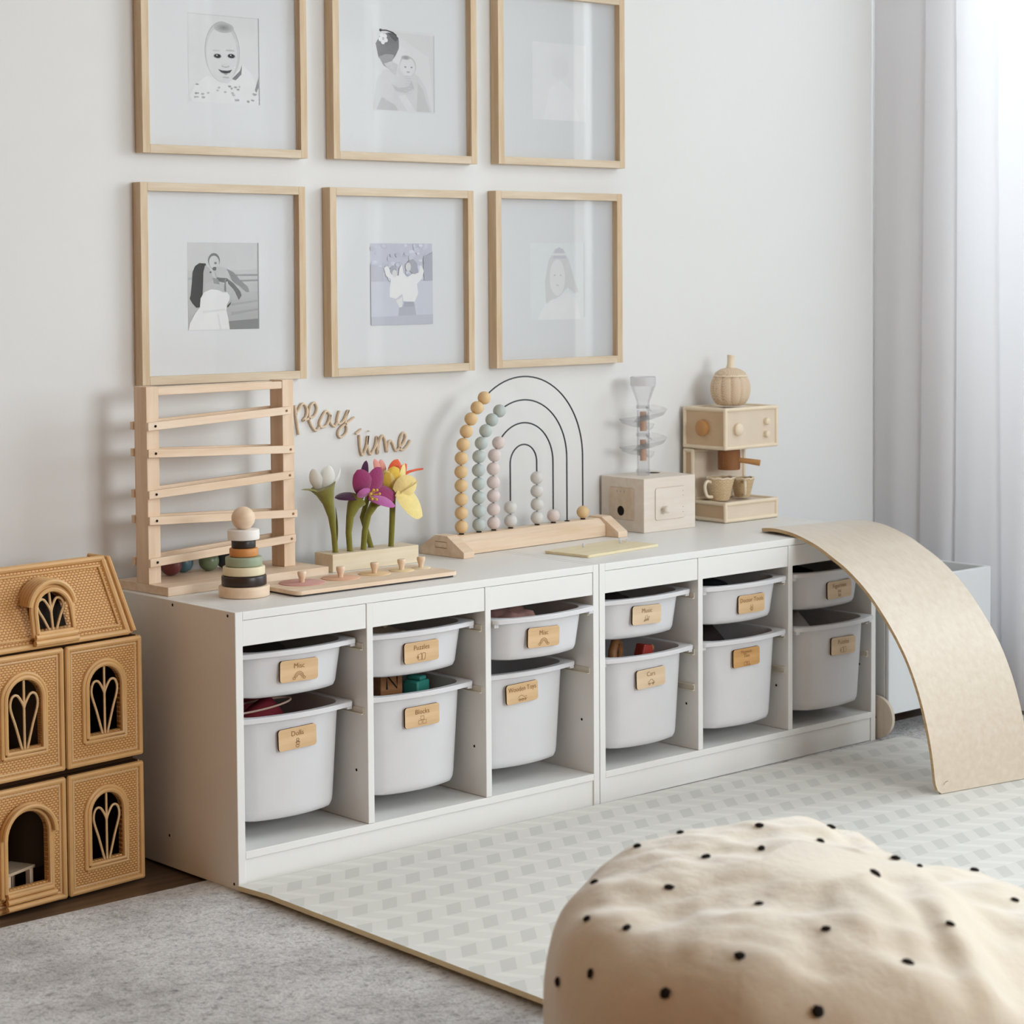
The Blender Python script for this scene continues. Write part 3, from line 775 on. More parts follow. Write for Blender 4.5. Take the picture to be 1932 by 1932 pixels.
def pic_bow(P):
    P(SQ, .865); P([(.30, .02), (.98, .04), (.98, .9), (.9, .3)], .845); P([(.975, .03), (1, .03), (1, .98), (.975, .98)], .79)
    P([(0, .95), (.06, .62), (.16, .50), (.35, .46), (.55, .44), (.74, .55), (.85, .68), (.95, .98), (0, .98)], .835)
    P([(.05, .98), (.14, .82), (.36, .92), (.40, .98)], .77); P([(.70, .98), (.72, .62), (.80, .70), (.92, .98)], .785); P([(.40, .80), (.52, .78), (.68, .98), (.55, .98)], .86)
    P([(.05, .18), (.12, .08), (.24, .04), (.36, .05), (.42, .12), (.42, .22), (.36, .32), (.28, .40), (.18, .42), (.09, .34)], .50)
    P([(.10, .34), (.20, .30), (.34, .30), (.30, .42), (.26, .48), (.17, .44)], .63); P([(.18, .42), (.30, .38), (.40, .42), (.36, .56), (.26, .49)], .79)
    P([(.24, .04), (.34, .03), (.42, .10), (.37, .14), (.30, .10)], .40)
    P(circ(.13, .015, .022, .018, n=10), .22); stroke_pts = [(.13, .015), (.22, .012), (.32, .03), (.38, .06)]
    P([(.13, .008), (.22, .004), (.32, .022), (.39, .06), (.38, .068), (.31, .036), (.22, .02), (.13, .024)], .28)
    for a in range(5): P(circ(.17+.045*math.cos(a*1.256+.4), .115+.042*math.sin(a*1.256+.4), .032, .028, n=10), .93)
    P(circ(.17, .115, .016, .014, n=8), .80)
    P(circ(.56, .43, .135, .125, n=22), .78); P(circ(.555, .44, .125, .115, n=22), .865); soft(P, .53, .325, .07, .028, .78, .62, 3)
    for x in (.52, .62): P(circ(x, .44, .018, .010, n=8), .60)
    P(circ(.565, .50, .03, .010, n=8), .70)
    P([(.30, .66), (.40, .70), (.56, .68), (.62, .60), (.66, .70), (.52, .76), (.36, .74)], .78)
    for i in range(8): P(circ(.55+.02*(i % 3), .55+.03*i, .05, .006, n=8), .80)
def pic_painted_glare(P):  # window glare put into the print as near-white greys
    P(SQ, .90); P([(.99, 0), (1, 0), (1, 1), (.99, 1)], .85); P(circ(.5, .32, .16, .15, n=20), .885); P([(.2, 1), (.3, .6), (.5, .48), (.72, .6), (.85, 1)], .915)
def pic_beach(P):
    P(SQ, .80)
    for i in range(8): P([(0, .32+i*.085), (1, .31+i*.085), (1, 1), (0, 1)], .775-i*.012)
    P([(.62, .365), (1, .36), (1, .385), (.62, .385)], .62); P([(.68, .43), (1, .425), (1, .445), (.75, .45)], .60); P([(.0, .40), (.12, .39), (.12, .42), (0, .43)], .70)
    P([(.30, .92), (1, .88), (1, 1), (.3, 1)], .56); P([(.6, .80), (1, .76), (1, .78), (.6, .84)], .66); P([(.6, .70), (1, .66), (1, .68), (.6, .73)], .68)
    P([(.985, 0), (1, 0), (1, 1), (.985, 1)], .60)
    P([(.25, .24), (.16, .235), (.10, .27), (.065, .34), (.055, .46), (.035, .60), (.02, .64), (.055, .69), (.11, .745), (.16, .74), (.19, .66), (.21, .52), (.24, .44), (.27, .34)], .28)
    P([(.24, .26), (.30, .29), (.335, .37), (.36, .42), (.30, .46), (.27, .56), (.20, .60), (.21, .46), (.215, .34)], .72); P(circ(.315, .34, .016, .012, n=8), .42)
    P([(.24, .47), (.32, .45), (.44, .44), (.52, .50), (.54, .60), (.36, .57), (.22, .60)], .74)
    P(circ(.365, .205, .082, .085, n=22), .50); P(circ(.365, .225, .070, .075, n=22), .80); P(circ(.385, .235, .02, .014, n=8), .50); P(circ(.375, .30, .035, .022, n=10), .45)
    P([(.40, .27), (.47, .28), (.55, .30), (.60, .38), (.54, .43), (.44, .42), (.38, .37)], .76); P([(.40, .40), (.55, .41), (.57, .44), (.50, .46), (.40, .44)], .46)
    P([(.54, .30), (.64, .34), (.72, .42), (.84, .51), (.86, .57), (.82, .57), (.72, .50), (.66, .47), (.62, .44)], .58)
    P([(.56, .42), (.64, .47), (.73, .56), (.75, .61), (.71, .66), (.69, .62), (.64, .54), (.56, .47)], .48)
    P([(.34, .40), (.42, .42), (.44, .48), (.36, .47)], .60); P([(.50, .55), (.51, .42), (.53, .42), (.53, .57)], .55)
    P([(0, 1), (.02, .92), (.10, .80), (.16, .74), (.17, .64), (.22, .57), (.32, .535), (.42, .545), (.49, .575), (.54, .57), (.58, .61), (.575, .66), (.54, .71), (.53, .78), (.555, .87), (.575, 1)], .90)
    P([(.54, .73), (.60, .68), (.59, .71), (.55, .75)], .35); P([(.2, .78), (.5, .76), (.52, .78), (.2, .81)], .86); P([(.40, .82), (.42, .82), (.46, 1), (.43, 1)], .86)
def pic_group(P):
    b = (.97, .98, 1.03)
    P(SQ, .80, b)
    rnd = random.Random(5)
    for i in range(70):
        x = rnd.random()*.94+.03; y = rnd.random()*.42+.02; P(circ(x, y, .02+.03*rnd.random(), .015+.02*rnd.random(), n=9), .76+.12*rnd.random(), b)
    P([(.85, .18), (1, .10), (1, .46), (.86, .46)], .72, b); P([(.0, .25), (.2, .3), (.2, .47), (0, .47)], .765, b)
    P([(0, .47), (1, .46), (1, 1), (0, 1)], .825, b); P([(.45, .76), (.7, .74), (.74, 1), (.42, 1)], .74, b); P([(0, .9), (1, .88), (1, 1), (0, 1)], .775, b)
    P([(.30, .55), (.32, .44), (.24, .40), (.21, .30), (.26, .27), (.34, .36), (.44, .40), (.46, .30), (.50, .26), (.52, .36), (.58, .42), (.66, .38), (.78, .34), (.80, .26), (.86, .34), (.82, .44), (.74, .50), (.76, .62), (.70, .72), (.52, .71), (.50, .62), (.40, .68), (.30, .66)], .91)
    P(circ(.36, .33, .055, .060, n=14), .70, b); P(circ(.38, .37, .04, .045, n=14), .85)
    P([(.60, .22), (.68, .19), (.74, .24), (.77, .36), (.70, .38), (.62, .34)], .70, b); P(circ(.60, .29, .045, .055, n=14), .84)
    P([(.40, .70), (.50, .66), (.50, .78), (.45, .79)], .89); P([(.52, .72), (.69, .72), (.68, .78), (.53, .78)], .70, b)
def pic_hat(P):
    P(SQ, .895, (.985, 1, 1.0)); P([(.975, 0), (1, 0), (1, .98), (.975, .98)], .84)
    P([(.28, .78), (.26, .50), (.33, .22), (.45, .07), (.60, .07), (.70, .22), (.78, .42), (.88, .64), (.80, .66), (.68, .58), (.52, .70), (.40, .74), (.36, .82)], .845)
    P([(.40, .20), (.46, .08), (.52, .05), (.60, .08), (.66, .20)], .79, (1, 1, 1.04)); P([(.39, .13), (.67, .13), (.68, .16), (.38, .16)], .88)
    P(circ(.49, .45, .14, .24, n=26), .885); P(circ(.44, .42, .018, .01, n=8), .78); P(circ(.55, .42, .018, .01, n=8), .78); P(circ(.49, .55, .03, .01, n=8), .80)
    P([(.12, 1), (.24, .82), (.38, .74), (.50, .73), (.60, .66), (.72, .64), (.84, .76), (.92, 1)], .905)
frame('picture_frame', .0885, .9855, 'light oak frame with print of long haired woman lifting a baby at the beach', pic_beach, tilt=.003)
frame('picture_frame', .5905, .9855, 'light oak frame with a pale bluish print of figures in white, lower row middle', pic_group)
frame('picture_frame', 1.0930, .9875, 'light oak frame with a very faint print of a person in a hat, lower right', pic_hat)
frame('picture_frame', .0985, 1.4855, 'light oak frame with the print of a smiling bald baby, top left', pic_baby)
frame('picture_frame', .6035, 1.4870, 'light oak frame with a print of a dark haired child wearing a white flower', pic_bow)
frame('picture_frame', 1.1040, 1.4900, 'light oak frame whose print is painted pale for window glare, top right', pic_painted_glare)

# ------------------------------------------------------------------ wooden wall lettering
M_sign = wood('sign_ply', '#E8D5BD', '#DBC2A4', 0, .6, 6)
SIGN = {
 'p': [[(0.5036, 0.9234), (0.5072, 0.8995), (0.5104, 0.8764), (0.5141, 0.8553)], [(0.5073, 0.9028), (0.5154, 0.9147), (0.5246, 0.9257), (0.5335, 0.922), (0.5379, 0.9095), (0.5351, 0.8965), (0.526, 0.8871)]],
 'l': [[(0.526, 0.8871), (0.5431, 0.8908), (0.5572, 0.8954), (0.5655, 0.9081), (0.5647, 0.9197), (0.5577, 0.927), (0.5475, 0.9181), (0.5437, 0.9026), (0.545, 0.8861), (0.5529, 0.8709), (0.5628, 0.8621), (0.572, 0.8698)]],
 'a': [[(0.604, 0.8963), (0.5929, 0.906), (0.5815, 0.8941), (0.5732, 0.8797), (0.5771, 0.8696), (0.5893, 0.8706), (0.5976, 0.8801), (0.6044, 0.8963), (0.6028, 0.8831), (0.6077, 0.8745), (0.6159, 0.8691), (0.6232, 0.877)]],
 'y': [[(0.6307, 0.9046), (0.626, 0.8919), (0.6238, 0.8803), (0.6303, 0.8742), (0.6407, 0.8795), (0.6491, 0.8924), (0.6566, 0.9053), (0.6501, 0.889), (0.6464, 0.8758), (0.6512, 0.8639), (0.6486, 0.8523), (0.6381, 0.8438), (0.6299, 0.8434), (0.6259, 0.8519), (0.6301, 0.8617), (0.6406, 0.8695), (0.6552, 0.877), (0.6729, 0.887)]],
 't': [[(0.688, 0.8451), (0.6882, 0.8283), (0.6907, 0.8097), (0.6958, 0.7968), (0.7026, 0.8056)], [(0.6766, 0.8483), (0.6839, 0.852), (0.6928, 0.8583)]],
 'i': [[(0.7026, 0.8056), (0.7091, 0.8203), (0.7132, 0.842), (0.7109, 0.827), (0.7128, 0.81), (0.7189, 0.7975), (0.7279, 0.8057)], [(0.7150, 0.8520), (0.7156, 0.8532)]],
 'm': [[(0.7279, 0.8057), (0.7357, 0.8187), (0.7389, 0.838), (0.7391, 0.8185), (0.7411, 0.7973), (0.7435, 0.8149), (0.7479, 0.8299), (0.7555, 0.8396), (0.7618, 0.8308), (0.7648, 0.8153), (0.7682, 0.8007), (0.7712, 0.8166), (0.7784, 0.8264), (0.7852, 0.8209), (0.7904, 0.8087), (0.7961, 0.8001)]],
 'e': [[(0.7961, 0.8001), (0.8087, 0.8093), (0.8197, 0.8206), (0.8253, 0.8339), (0.8189, 0.8428), (0.8101, 0.8331), (0.8063, 0.8196), (0.8076, 0.8059), (0.8173, 0.8019), (0.8293, 0.8106), (0.8393, 0.8237)]],
}
def smooth_path(p, k=5):
    if len(p) < 3: return p
    out = []
    for i in range(len(p)-1):
        p0 = p[max(0, i-1)]; p1 = p[i]; p2 = p[i+1]; p3 = p[min(len(p)-1, i+2)]
        for j in range(k):
            t = j/k
            out.append(tuple(.5*((2*p1[a])+(-p0[a]+p2[a])*t+(2*p0[a]-5*p1[a]+4*p2[a]-p3[a])*t*t+(-p0[a]+3*p1[a]-3*p2[a]+p3[a])*t**3) for a in range(len(p1))))
    out.append(p[-1]); return out
for word, lab in (('play', 'cursive wooden word play fixed to the wall above the felt flowers'), ('time', 'cursive wooden word time fixed to the wall, lower right of play')):
    bm = BM()
    for c in word:
        for s in SIGN[c]:
            tube(bm, [(x, WY-.0045, z) for x, z in smooth_path(s)], .0031, 6, squash=(0, 1, 0), up=1.2)
    o = build('wall_word', bm, M_sign); tag(o, lab, 'wall sign', 'wooden words on the wall')

# ------------------------------------------------------------------ marble run with balls
def marble_run():
    t = thing('marble_run', 'tall pine ball run with zigzag ramps standing under the lowest left picture', 'ball run', (.018, -.0968, CH), math.radians(3))
    def part(name, fn, m, bev=.0012, lab=None):
        bm = BM(); fn(bm); o = build(name, bm, m, t, bevel=bev, smooth=False)
        if lab: o['label'] = lab
        return o
    part('base', lambda b: box(b, .0, .428, -.068, .115, 0, .019), M_pinex)
    for x in (0, .358): part('post', lambda b: box(b, x, x+.031, 0, .045, .019, .433), M_pine)
    part('top_rail', lambda b: box(b, .031, .358, .001, .012, .414, .430), M_pinex)
    part('top_rail', lambda b: box(b, .031, .358, .033, .044, .414, .430), M_pinex)
    def ramp(z0, z1, xa, xb):
        # a gutter: two side strips on either face of the posts and a floor between
        L = xb-xa; sl = math.atan2(z1-z0, L)
        g = BM()
        def bar(x0, x1, y0, y1, lo, hi):
            v = box(g, x0, x1, y0, y1, lo, hi)
            for q in v: q.co.z += z0+(q.co.x-xa)*math.tan(sl)
        bar(xa, xb, -.0105, -.0003, -.0085, .0085)
        bar(xa, xb, .0453, .0555, -.0085, .0085)
        bar(.0315, .3575, .0005, .0445, -.0085, -.0035)
        r = build('ramp', g, M_pinex, t, bevel=.001, smooth=False)
        for x in (xa+.018, xb-.012):
            b = BM(); lathe(b, [(.0028, 0), (.0028, .0012), (.0012, .0018)], n=10)
            build('peg', b, M_hole if x < .1 else M_brownw, r, loc=(x, -.0105, z0+(x-xa)*math.tan(sl)), rot=(PI/2, 0, 0), smooth=False)
    for a, b, xa, xb in ((.350, .366, -.003, .373), (.294, .279, -.003, .383), (.207, .223, -.003, .380), (.153, .136, -.003, .388), (.064, .082, -.003, .383)):
        ramp(a, b, xa, xb)
    return t
marble_run()
def run_ball(x, y, col, label, r=.0232):
    bm = BM(); ball(bm, (0, 0, 0), r, 28)
    o = build('wooden_ball', bm, plain('paint_'+label.split()[0], col, .35, .5, .02), loc=(x, y, CH+.019+r))
    tag(o, label, 'ball', 'painted balls under the ball run')
run_ball(.123, -.016, '#7C4447', 'maroon wooden ball under the ball run, by its left post')
run_ball(.171, .009, '#4E6F77', 'blue wooden ball half hidden behind the maroon ball', .0212)
run_ball(.222, -.012, '#6F7F62', 'olive green wooden ball between the blue ball and the stacking tower', .0222)
run_ball(.271, -.004, '#2B2F3A', 'dark navy wooden ball mostly hidden behind the stacking tower')

# ------------------------------------------------------------------ stacking tower
t = thing('stacking_tower', 'ring stacking tower with black, orange and sage discs and a wooden ball on top', 'stacking toy', (.142, -.2642, CH))
z = 0
M_black = plain('black_paint', '#2C2624', .4, .5, .03)
for r, h, m, nm in ((.0525, .0230, M_pinex, 'base'), (.0465, .0213, plain('espresso_paint', '#2E211C', .35, .5), 'ring'), (.0435, .0188, plain('cream_paint', '#E4D6B4', .45, .4), 'ring'),
                    (.0380, .0198, plain('sage_paint', '#9AA48A', .45, .4), 'ring'), (.0294, .0178, plain('orange_paint', '#CF8B4E', .45, .4), 'ring'), (.0250, .0168, M_black, 'ring'), (.0330, .0218, plain('chalk_paint', '#ECE6DF', .5, .4), 'ring')):
    bm = BM(); e = .0025; lathe(bm, [(r-e, z+.0003), (r-.0006, z+e*.4), (r, z+e), (r, z+h-e), (r-.0006, z+h-e*.4), (r-e, z+h-.0003)], n=40)
    build(nm, bm, m, t, angle=50); z += h
bm = BM(); ball(bm, (0, 0, z+.0225), .0243, 32); build('top_ball', bm, M_pinex, t)

# ------------------------------------------------------------------ five circle puzzle
t = thing('knob_puzzle', 'flat wooden puzzle with five round knobbed pieces from rose to cream', 'puzzle', (.205, -.365, CH))
def rr(x0, x1, y0, y1, r): return [(u+(x0+x1)/2, v+(y0+y1)/2) for u, v in rrect2(x1-x0, y1-y0, r)]
bm = BM(); prism(bm, rr(.003, .425, .003, .160, .012), lambda u, v, d: (u, v, d), .0035); build('underside', bm, M_black, t, smooth=False)
bm = BM(); prism(bm, rr(0, .432, 0, .163, .014), lambda u, v, d: (u, v, .0036+d), .0085); build('board', bm, M_pinex, t, bevel=.001, smooth=False)
for x, r, col in ((.0815, .049, '#CE9A90'), (.183, .042, '#DEAE90'), (.275, .035, '#E4C294'), (.350, .028, '#E8CFA0'), (.405, .021, '#EAD8B8')):
    c = plain('stain_'+col[1:], col, .55, .3, .04, 30)
    bm = BM(); lathe(bm, [(r-.001, .0105), (r, .0115), (r, .0134), (r-.001, .0140)], (x, .098, 0), 40)
    p = build('piece', bm, c, t)
    bm = BM(); lathe(bm, [(.0055, 0), (.0060, .006), (.0092, .016), (.0096, .021), (.0080, .0235)], (x, .098, .014), 20)
    build('knob', bm, M_pinex if r > .04 else M_pine, p)

# ------------------------------------------------------------------ felt flowers in their stand
t = thing('flower_stand', 'pale wooden block holding five felt flowers', 'flower stand', (.4755, -.121, CH))
bm = BM(); box(bm, 0, .245, 0, .068, 0, .0405); build('block', bm, wood('maple', '#EBDCC2', '#DCC8A8', 0, .5, 5), t, bevel=.0012, smooth=False)
for x, y in ((.030, .030), (.066, .024), (.104, .024), (.142, .045), (.185, .026)):
    bm = BM(); disc(bm, circ(x, y, .0075, n=16), lambda u, v, d: (u, v, .0405+d), .0004); build('socket', bm, M_hole, t, smooth=False)
def felt(name, c, v=.08): return plain(name, c, .95, .1, v, 50, bump=.5, bscale=160, sheen=.4)
F_green = felt('felt_green', '#7E7A33'); F_dgreen = felt('felt_moss', '#6A6428'); F_purple = felt('felt_magenta', '#8E3460'); F_lilac = felt('felt_lilac', '#B4639E'); F_plum = felt('felt_plum', '#4A2340')
F_yellow = felt('felt_yellow', '#EBD68E'); F_gold = felt('felt_gold', '#DDB64F'); F_cream = felt('felt_cream', '#EFD995'); F_white = translucent('felt_white', '#F1EFEA', .4, .9, .1); F_orange = felt('felt_orange', '#E0633F'); F_pink = felt('felt_pink', '#E5A092')
def petal(base, tip, width, normal, curl=.25, th=.004, n=12, m=8, tipw=.15):
    """curved leaf: base to tip, bulging along normal"""
    bm = BM(); B = Vector(base); T = Vector(tip); d = T-B; L = d.length; d.normalize()
    nn = Vector(normal); nn = (nn-d*nn.dot(d)).normalized(); s = d.cross(nn)
    for sg in (1, -1):
        V = []
        for i in range(n+1):
            u = i/n; w = width*1.12*(max(0, math.sin(PI*(.10+.90*u)**1.12))**.58+.02)
            row = []
            for j in range(m+1):
                v = -1+2*j/m
                p = B + d*L*u + s*w*v*.5 + nn*(curl*L*math.sin(PI*u*.9)-.9*curl*w*v*v + sg*th*.5*(1-abs(v)**3)*math.sin(PI*min(1, max(0, .05+u*.93))))
                row.append(bm.verts.new(p))
            V.append(row)
        for i in range(n):
            for j in range(m): bm.faces.new((V[i][j], V[i+1][j], V[i+1][j+1], V[i][j+1]))
    bmesh.ops.remove_doubles(bm, verts=bm.verts, dist=.0004)
    return bm
def flower(label, x, y, stem, parts):
    f = thing('felt_flower', label, 'flower', (x, y, CH+.0405), 0, 'felt flowers in the wooden block')
    O = Vector((x, y, CH+.0405))
    bm = BM(); tube(bm, [Vector(p[:3])-O for p in stem], [p[3] for p in stem], 12); build('stem', bm, F_green, f, angle=80)
    for nm, m, bmf in parts:
        b = bmf
        for v in b.verts: v.co -= O
        build(nm, b, m, f, angle=80)
    return f
H4 = CH+.0405
fy = -.090
# pale flower far left
flower('felt flower with a wilted whitish bloom and green calyx, leftmost in the block', .5055, -.091,
  [(.5055, -.091, H4, .0062), (.503, -.090, .640, .0066), (.497, -.090, .680, .0085), (.488, -.090, .712, .013), (.480, -.090, .735, .021), (.474, -.090, .750, .030)],
  [('petal', F_green, petal((.475, fy, .728), (.412, fy, .744), .022, (0, 0, 1), .12)),
   ('petal', F_white, petal((.466, fy, .742), (.446, fy, .792), .026, (-1, -1, 0), .15)),
   ('petal', F_white, petal((.480, fy-.008, .742), (.482, fy-.01, .798), .030, (0, -1, 0), .15)),
   ('petal', F_white, petal((.492, fy, .742), (.520, fy, .790), .028, (1, -.6, 0), .15)),
   ('petal', F_white, petal((.484, fy+.008, .742), (.503, fy+.012, .797), .032, (0, 1, 0), .12)),
   ('leaf', F_dgreen, petal((.5085, fy, H4+.004), (.506, fy, .703), .013, (1, -.5, 0), .04))])
# magenta lily
P0 = Vector((.588, fy-.012, .722))
flower('magenta felt lily with open petals and yellow stamens', .5415, -.097,
  [(.5415, -.097, H4, .0066), (.540, -.095, .640, .0070), (.545, -.094, .675, .0090), (.555, -.094, .700, .015), (.568, -.095, .714, .021)],
  [('petal', F_purple, petal(P0, (.552, fy-.02, .783), .046, (-.2, -1, .1), .12)),
   ('petal', F_purple, petal(P0, (.628, fy-.01, .783), .046, (.2, -1, .1), .12)),
   ('petal', F_purple, petal(P0, (.668, fy-.015, .716), .042, (.2, -1, .5), .10)),
   ('petal', F_lilac, petal(P0-Vector((0, .006, .004)), (.642, fy-.045, .694), .030, (.1, -.8, .8), .10)),
   ('petal', F_lilac, petal(P0-Vector((.004, .006, 0)), (.548, fy-.035, .738), .030, (-.3, -1, -.6), .14)),
   ('petal', F_plum, petal(P0+Vector((-.01, .004, -.002)), (.513, fy+.01, .718), .034, (-.2, -.4, 1), .10)),
   ('petal', F_plum, petal((.596, fy+.012, .74), (.612, fy+.02, .798), .020, (0, 1, 0), .05)),
   ('stamen', F_gold, (lambda b: ([tube(b, [P0+Vector((0, -.004, .002)), P0+Vector((dx*.6, -.020, dz*.6)), P0+Vector((dx, -.028, dz))], .0016, 6) for dx, dz in ((-.012, .006), (-.004, .014), (.006, .013), (.013, .004), (.004, -.008), (-.008, -.006))], [ball(b, P0+Vector((dx, -.029, dz)), .0032, 8) for dx, dz in ((-.012, .006), (-.004, .014), (.006, .013), (.013, .004), (.004, -.008), (-.008, -.006))], b)[2])(BM()))])
# yellow flower leaning right from the middle stem
flower('pale yellow felt flower drooping right, on the forward bent middle stem', .5795, -.097,
  [(.5795, -.097, H4, .0066), (.584, -.097, .640, .0068), (.594, -.097, .676, .0075), (.612, -.097, .700, .0105), (.640, -.098, .712, .0120), (.662, -.100, .716, .008)],
  [('petal', F_yellow, petal((.668, fy-.022, .728), (.730, fy-.030, .662), .062, (.4, -1, .4), .14)),
   ('petal', F_cream, petal((.664, fy-.020, .722), (.712, fy-.032, .752), .044, (-.2, -1, .2), .10)),
   ('stamen', F_cream, (lambda b: (tube(b, [(.672, fy-.03, .722), (.692, fy-.045, .738), (.704, fy-.05, .748)], .002, 6), b)[1])(BM()))])
# behind: coral flower on the short crossing stem
flower('coral orange felt flower with a long curled tendril, behind the yellow ones', .6175, -.076,
  [(.6175, -.076, H4, .0062), (.606, -.073, .640, .0062), (.598, -.070, .668, .0062), (.618, -.064, .710, .0060), (.668, -.060, .742, .0075), (.70, -.056, .756, .010)],
  [('petal', F_orange, petal((.690, -.060, .742), (.708, -.060, .794), .036, (0, -1, 0), .14)),
   ('petal', F_orange, petal((.700, -.056, .738), (.735, -.060, .782), .030, (.4, -1, 0), .10)),
   ('petal', F_pink, petal((.668, -.050, .748), (.650, -.048, .798), .018, (0, -1, 0), .05)),
   ('petal', F_pink, petal((.676, -.050, .748), (.668, -.048, .796), .020, (0, -1, 0), .05)),
   ('tendril', F_orange, (lambda b: (tube(b, [(.706, -.060, .748), (.722, -.062, .756), (.742, -.064, .763), (.760, -.066, .766), (.778, -.068, .767)], [.006, .0045, .0032, .0026, .0022], 8), b)[1])(BM()))])
# yellow tulip
flower('bright yellow felt flower with upright petals on the straight right stem', .6605, -.095,
  [(.6605, -.095, H4, .0064), (.664, -.095, .650, .0066), (.672, -.088, .700, .0068), (.678, -.082, .730, .008)],
  [('petal', F_gold, petal((.676, fy+.004, .722), (.672, fy, .782), .046, (-.2, -1, 0), .16)),
   ('petal', F_yellow, petal((.672, fy+.008, .722), (.656, fy+.006, .775), .032, (-1, -.6, 0), .14)),
   ('petal', F_yellow, petal((.684, fy+.008, .722), (.706, fy+.004, .786), .036, (.7, -1, 0), .14)),
   ('petal', F_yellow, petal((.688, fy, .722), (.728, fy+.008, .740), .040, (.3, -1, .8), .12))])

# ------------------------------------------------------------------ rainbow abacus
t = thing('rainbow_abacus', 'rainbow shaped abacus with four black wire arches and pastel beads on a wooden bar', 'abacus', (.829, -.1532, CH), math.radians(3.2))
cs = [(0, 0), (.155, 0), (.155, .016), (.100, .049), (.058, .049), (0, .014)]
for x in (0, .530):
    bm = BM(); prism(bm, cs, lambda u, v, d: (x+d, u, v), .034); build('end_block', bm, M_pinex, t, bevel=.0012, smooth=False)
bm = BM(); prism(bm, [(.043, .001), (.116, .001), (.116, .030), (.096, .045), (.062, .045), (.043, .030)], lambda u, v, d: (.0345+d, u, v), .495); build('bar', bm, M_pinex, t, bevel=.001, smooth=False)
bm = BM(); stroke(bm, [(.058, .020), (.098, .020), (.098, .034), (.058, .034)], .0016, lambda u, v, d: (-d, u, v), .0004, True); build('slot_mark', bm, M_brownw, t, smooth=False)
M_wire = plain('black_wire', '#23262A', .35, .5)
AC = .2755; AY = .079; ZB = .047
BEADC = {'yellow': '#E6C493', 'sage': '#C0C9C5', 'pink': '#E3D3CE', 'white': '#DBD8D3'}
BM_ = {k: wood('bead_'+k, c, '#%02X%02X%02X' % tuple(int(int(c[i:i+2], 16)*.93) for i in (1, 3, 5)), 0, .45, 5) for k, c in BEADC.items()}
bmB = {}
def arch_pt(R, s, side=-1, straight=.155):
    """distance s along the wire from its foot; side -1 left, 1 right"""
    if s < straight: return Vector((AC+side*R, AY, ZB+s))
    a = (s-straight)/R
    return Vector((AC+side*R*math.cos(a), AY, ZB+straight+R*math.sin(a)))
WAX = bpy.data.meshes
for R, st, left, right, col in ((.2085, .157, 11, 1, 'yellow'), (.1515, .157, 10, 0, 'sage'), (.1025, .150, 7, 1, 'pink'), (.0455, .154, 2, 4, 'white')):
    pts = [(AC-R, AY, ZB-.004)]+[(AC-R, AY, ZB+st)]+[(AC-R*math.cos(a), AY, ZB+st+R*math.sin(a)) for a in [PI*i/40 for i in range(1, 40)]]+[(AC+R, AY, ZB+st), (AC+R, AY, ZB-.004)]
    bm = BM(); tube(bm, pts, .0019, 8); build('wire_arch', bm, M_wire, t)
    for x in (-R, R):
        bm = BM(); lathe(bm, [(.0065, 0), (.0065, .002)], (AC+x, AY, ZB-.002), 14); build('foot_washer', bm, M_hole, t)
    for cnt, sd in ((left, -1), (right, 1)):
        for i in range(cnt):
            p = arch_pt(R, .0163+i*.0327, sd, st)
            if col not in bmB:
                bm = BM(); ball(bm, (0, 0, 0), .0160, 24)
                o = build('bead', bm, BM_[col], t, loc=p); bmB[col] = o
            else:
                o = bmB[col].copy(); COL.objects.link(o); o.location = p

# ------------------------------------------------------------------ peg board
M_frost = translucent('frosted_plastic', '#EEEEF0', .6, .3, .5)
t = thing('peg_board', 'thin pale yellow wooden peg board lying flat on the farther shelf unit', 'peg board', (1.0457, -.3463, CH), math.radians(6.5))
bm = BM(); prism(bm, rr(0, .266, 0, .138, .006), lambda u, v, d: (u, v, d), .0065); build('board', bm, wood('yellow_pine', '#EADDBD', '#DFCFA6', 0, .5, 5), t, bevel=.001, smooth=False)
M_clearp = clear('clear_peg', (.97, .97, .96, 1), 1.5, .05, 1.3)
for x, y in ((.105, .105), (.214, .080), (.262-.02, .082), (.236, .100)):
    bm = BM(); lathe(bm, [(.0030, 0), (.0030, .008), (.0022, .0095)], (x, y, .0065), 12); build('peg', bm, M_frost, t)

# ------------------------------------------------------------------ ball drop box
M_boxw = wood('whitewashed_ply', '#E9DFD3', '#DFD2C3', 0, .6, 5)
t = thing('ball_drop_box', 'whitewashed wooden toy box with little doors and round holes', 'toy box', (1.4655, -.1062, CH))
BW, BD, BH = .188, .158, .1385
bm = BM(); box(bm, 0, BW, 0, BD, 0, BH); build('body', bm, M_boxw, t, bevel=.002, smooth=False)
bm = BM(); prism(bm, rr(.040, .148, .030, .112, .006), lambda u, v, d: (u, -d, v), .0022); dr = build('door', bm, M_boxw, t, bevel=.0008, smooth=False)
bm = BM(); lathe(bm, [(.0035, 0), (.0045, .006), (.0095, .012), (.0098, .018), (.006, .021)], n=18); build('knob', bm, M_boxw, dr, loc=(.066, -.002, .057), rot=(PI/2, 0, 0))
for zz in (.045, .058, .088, .10):
    bm = BM(); disc(bm, circ(.140, zz, .0012, n=8), lambda u, v, d: (u, -.0024-d, v), 0); build('pin', bm, M_brownw, dr, smooth=False)
bm = BM(); stroke(bm, rr(.040, .148, .030, .112, .006), .0009, lambda u, v, d: (u, -d, v), .0004, True); build('door_gap', bm, M_brownw, t, smooth=False)
bm = BM(); prism(bm, rr(.036, .126, .030, .112, .003), lambda u, v, d: (-d, u, v), .0016); sd = build('side_door', bm, wood('tan_ply2', '#E0CFBA', '#D4BFA5', 0, .6, 5), t, bevel=.0006, smooth=False)
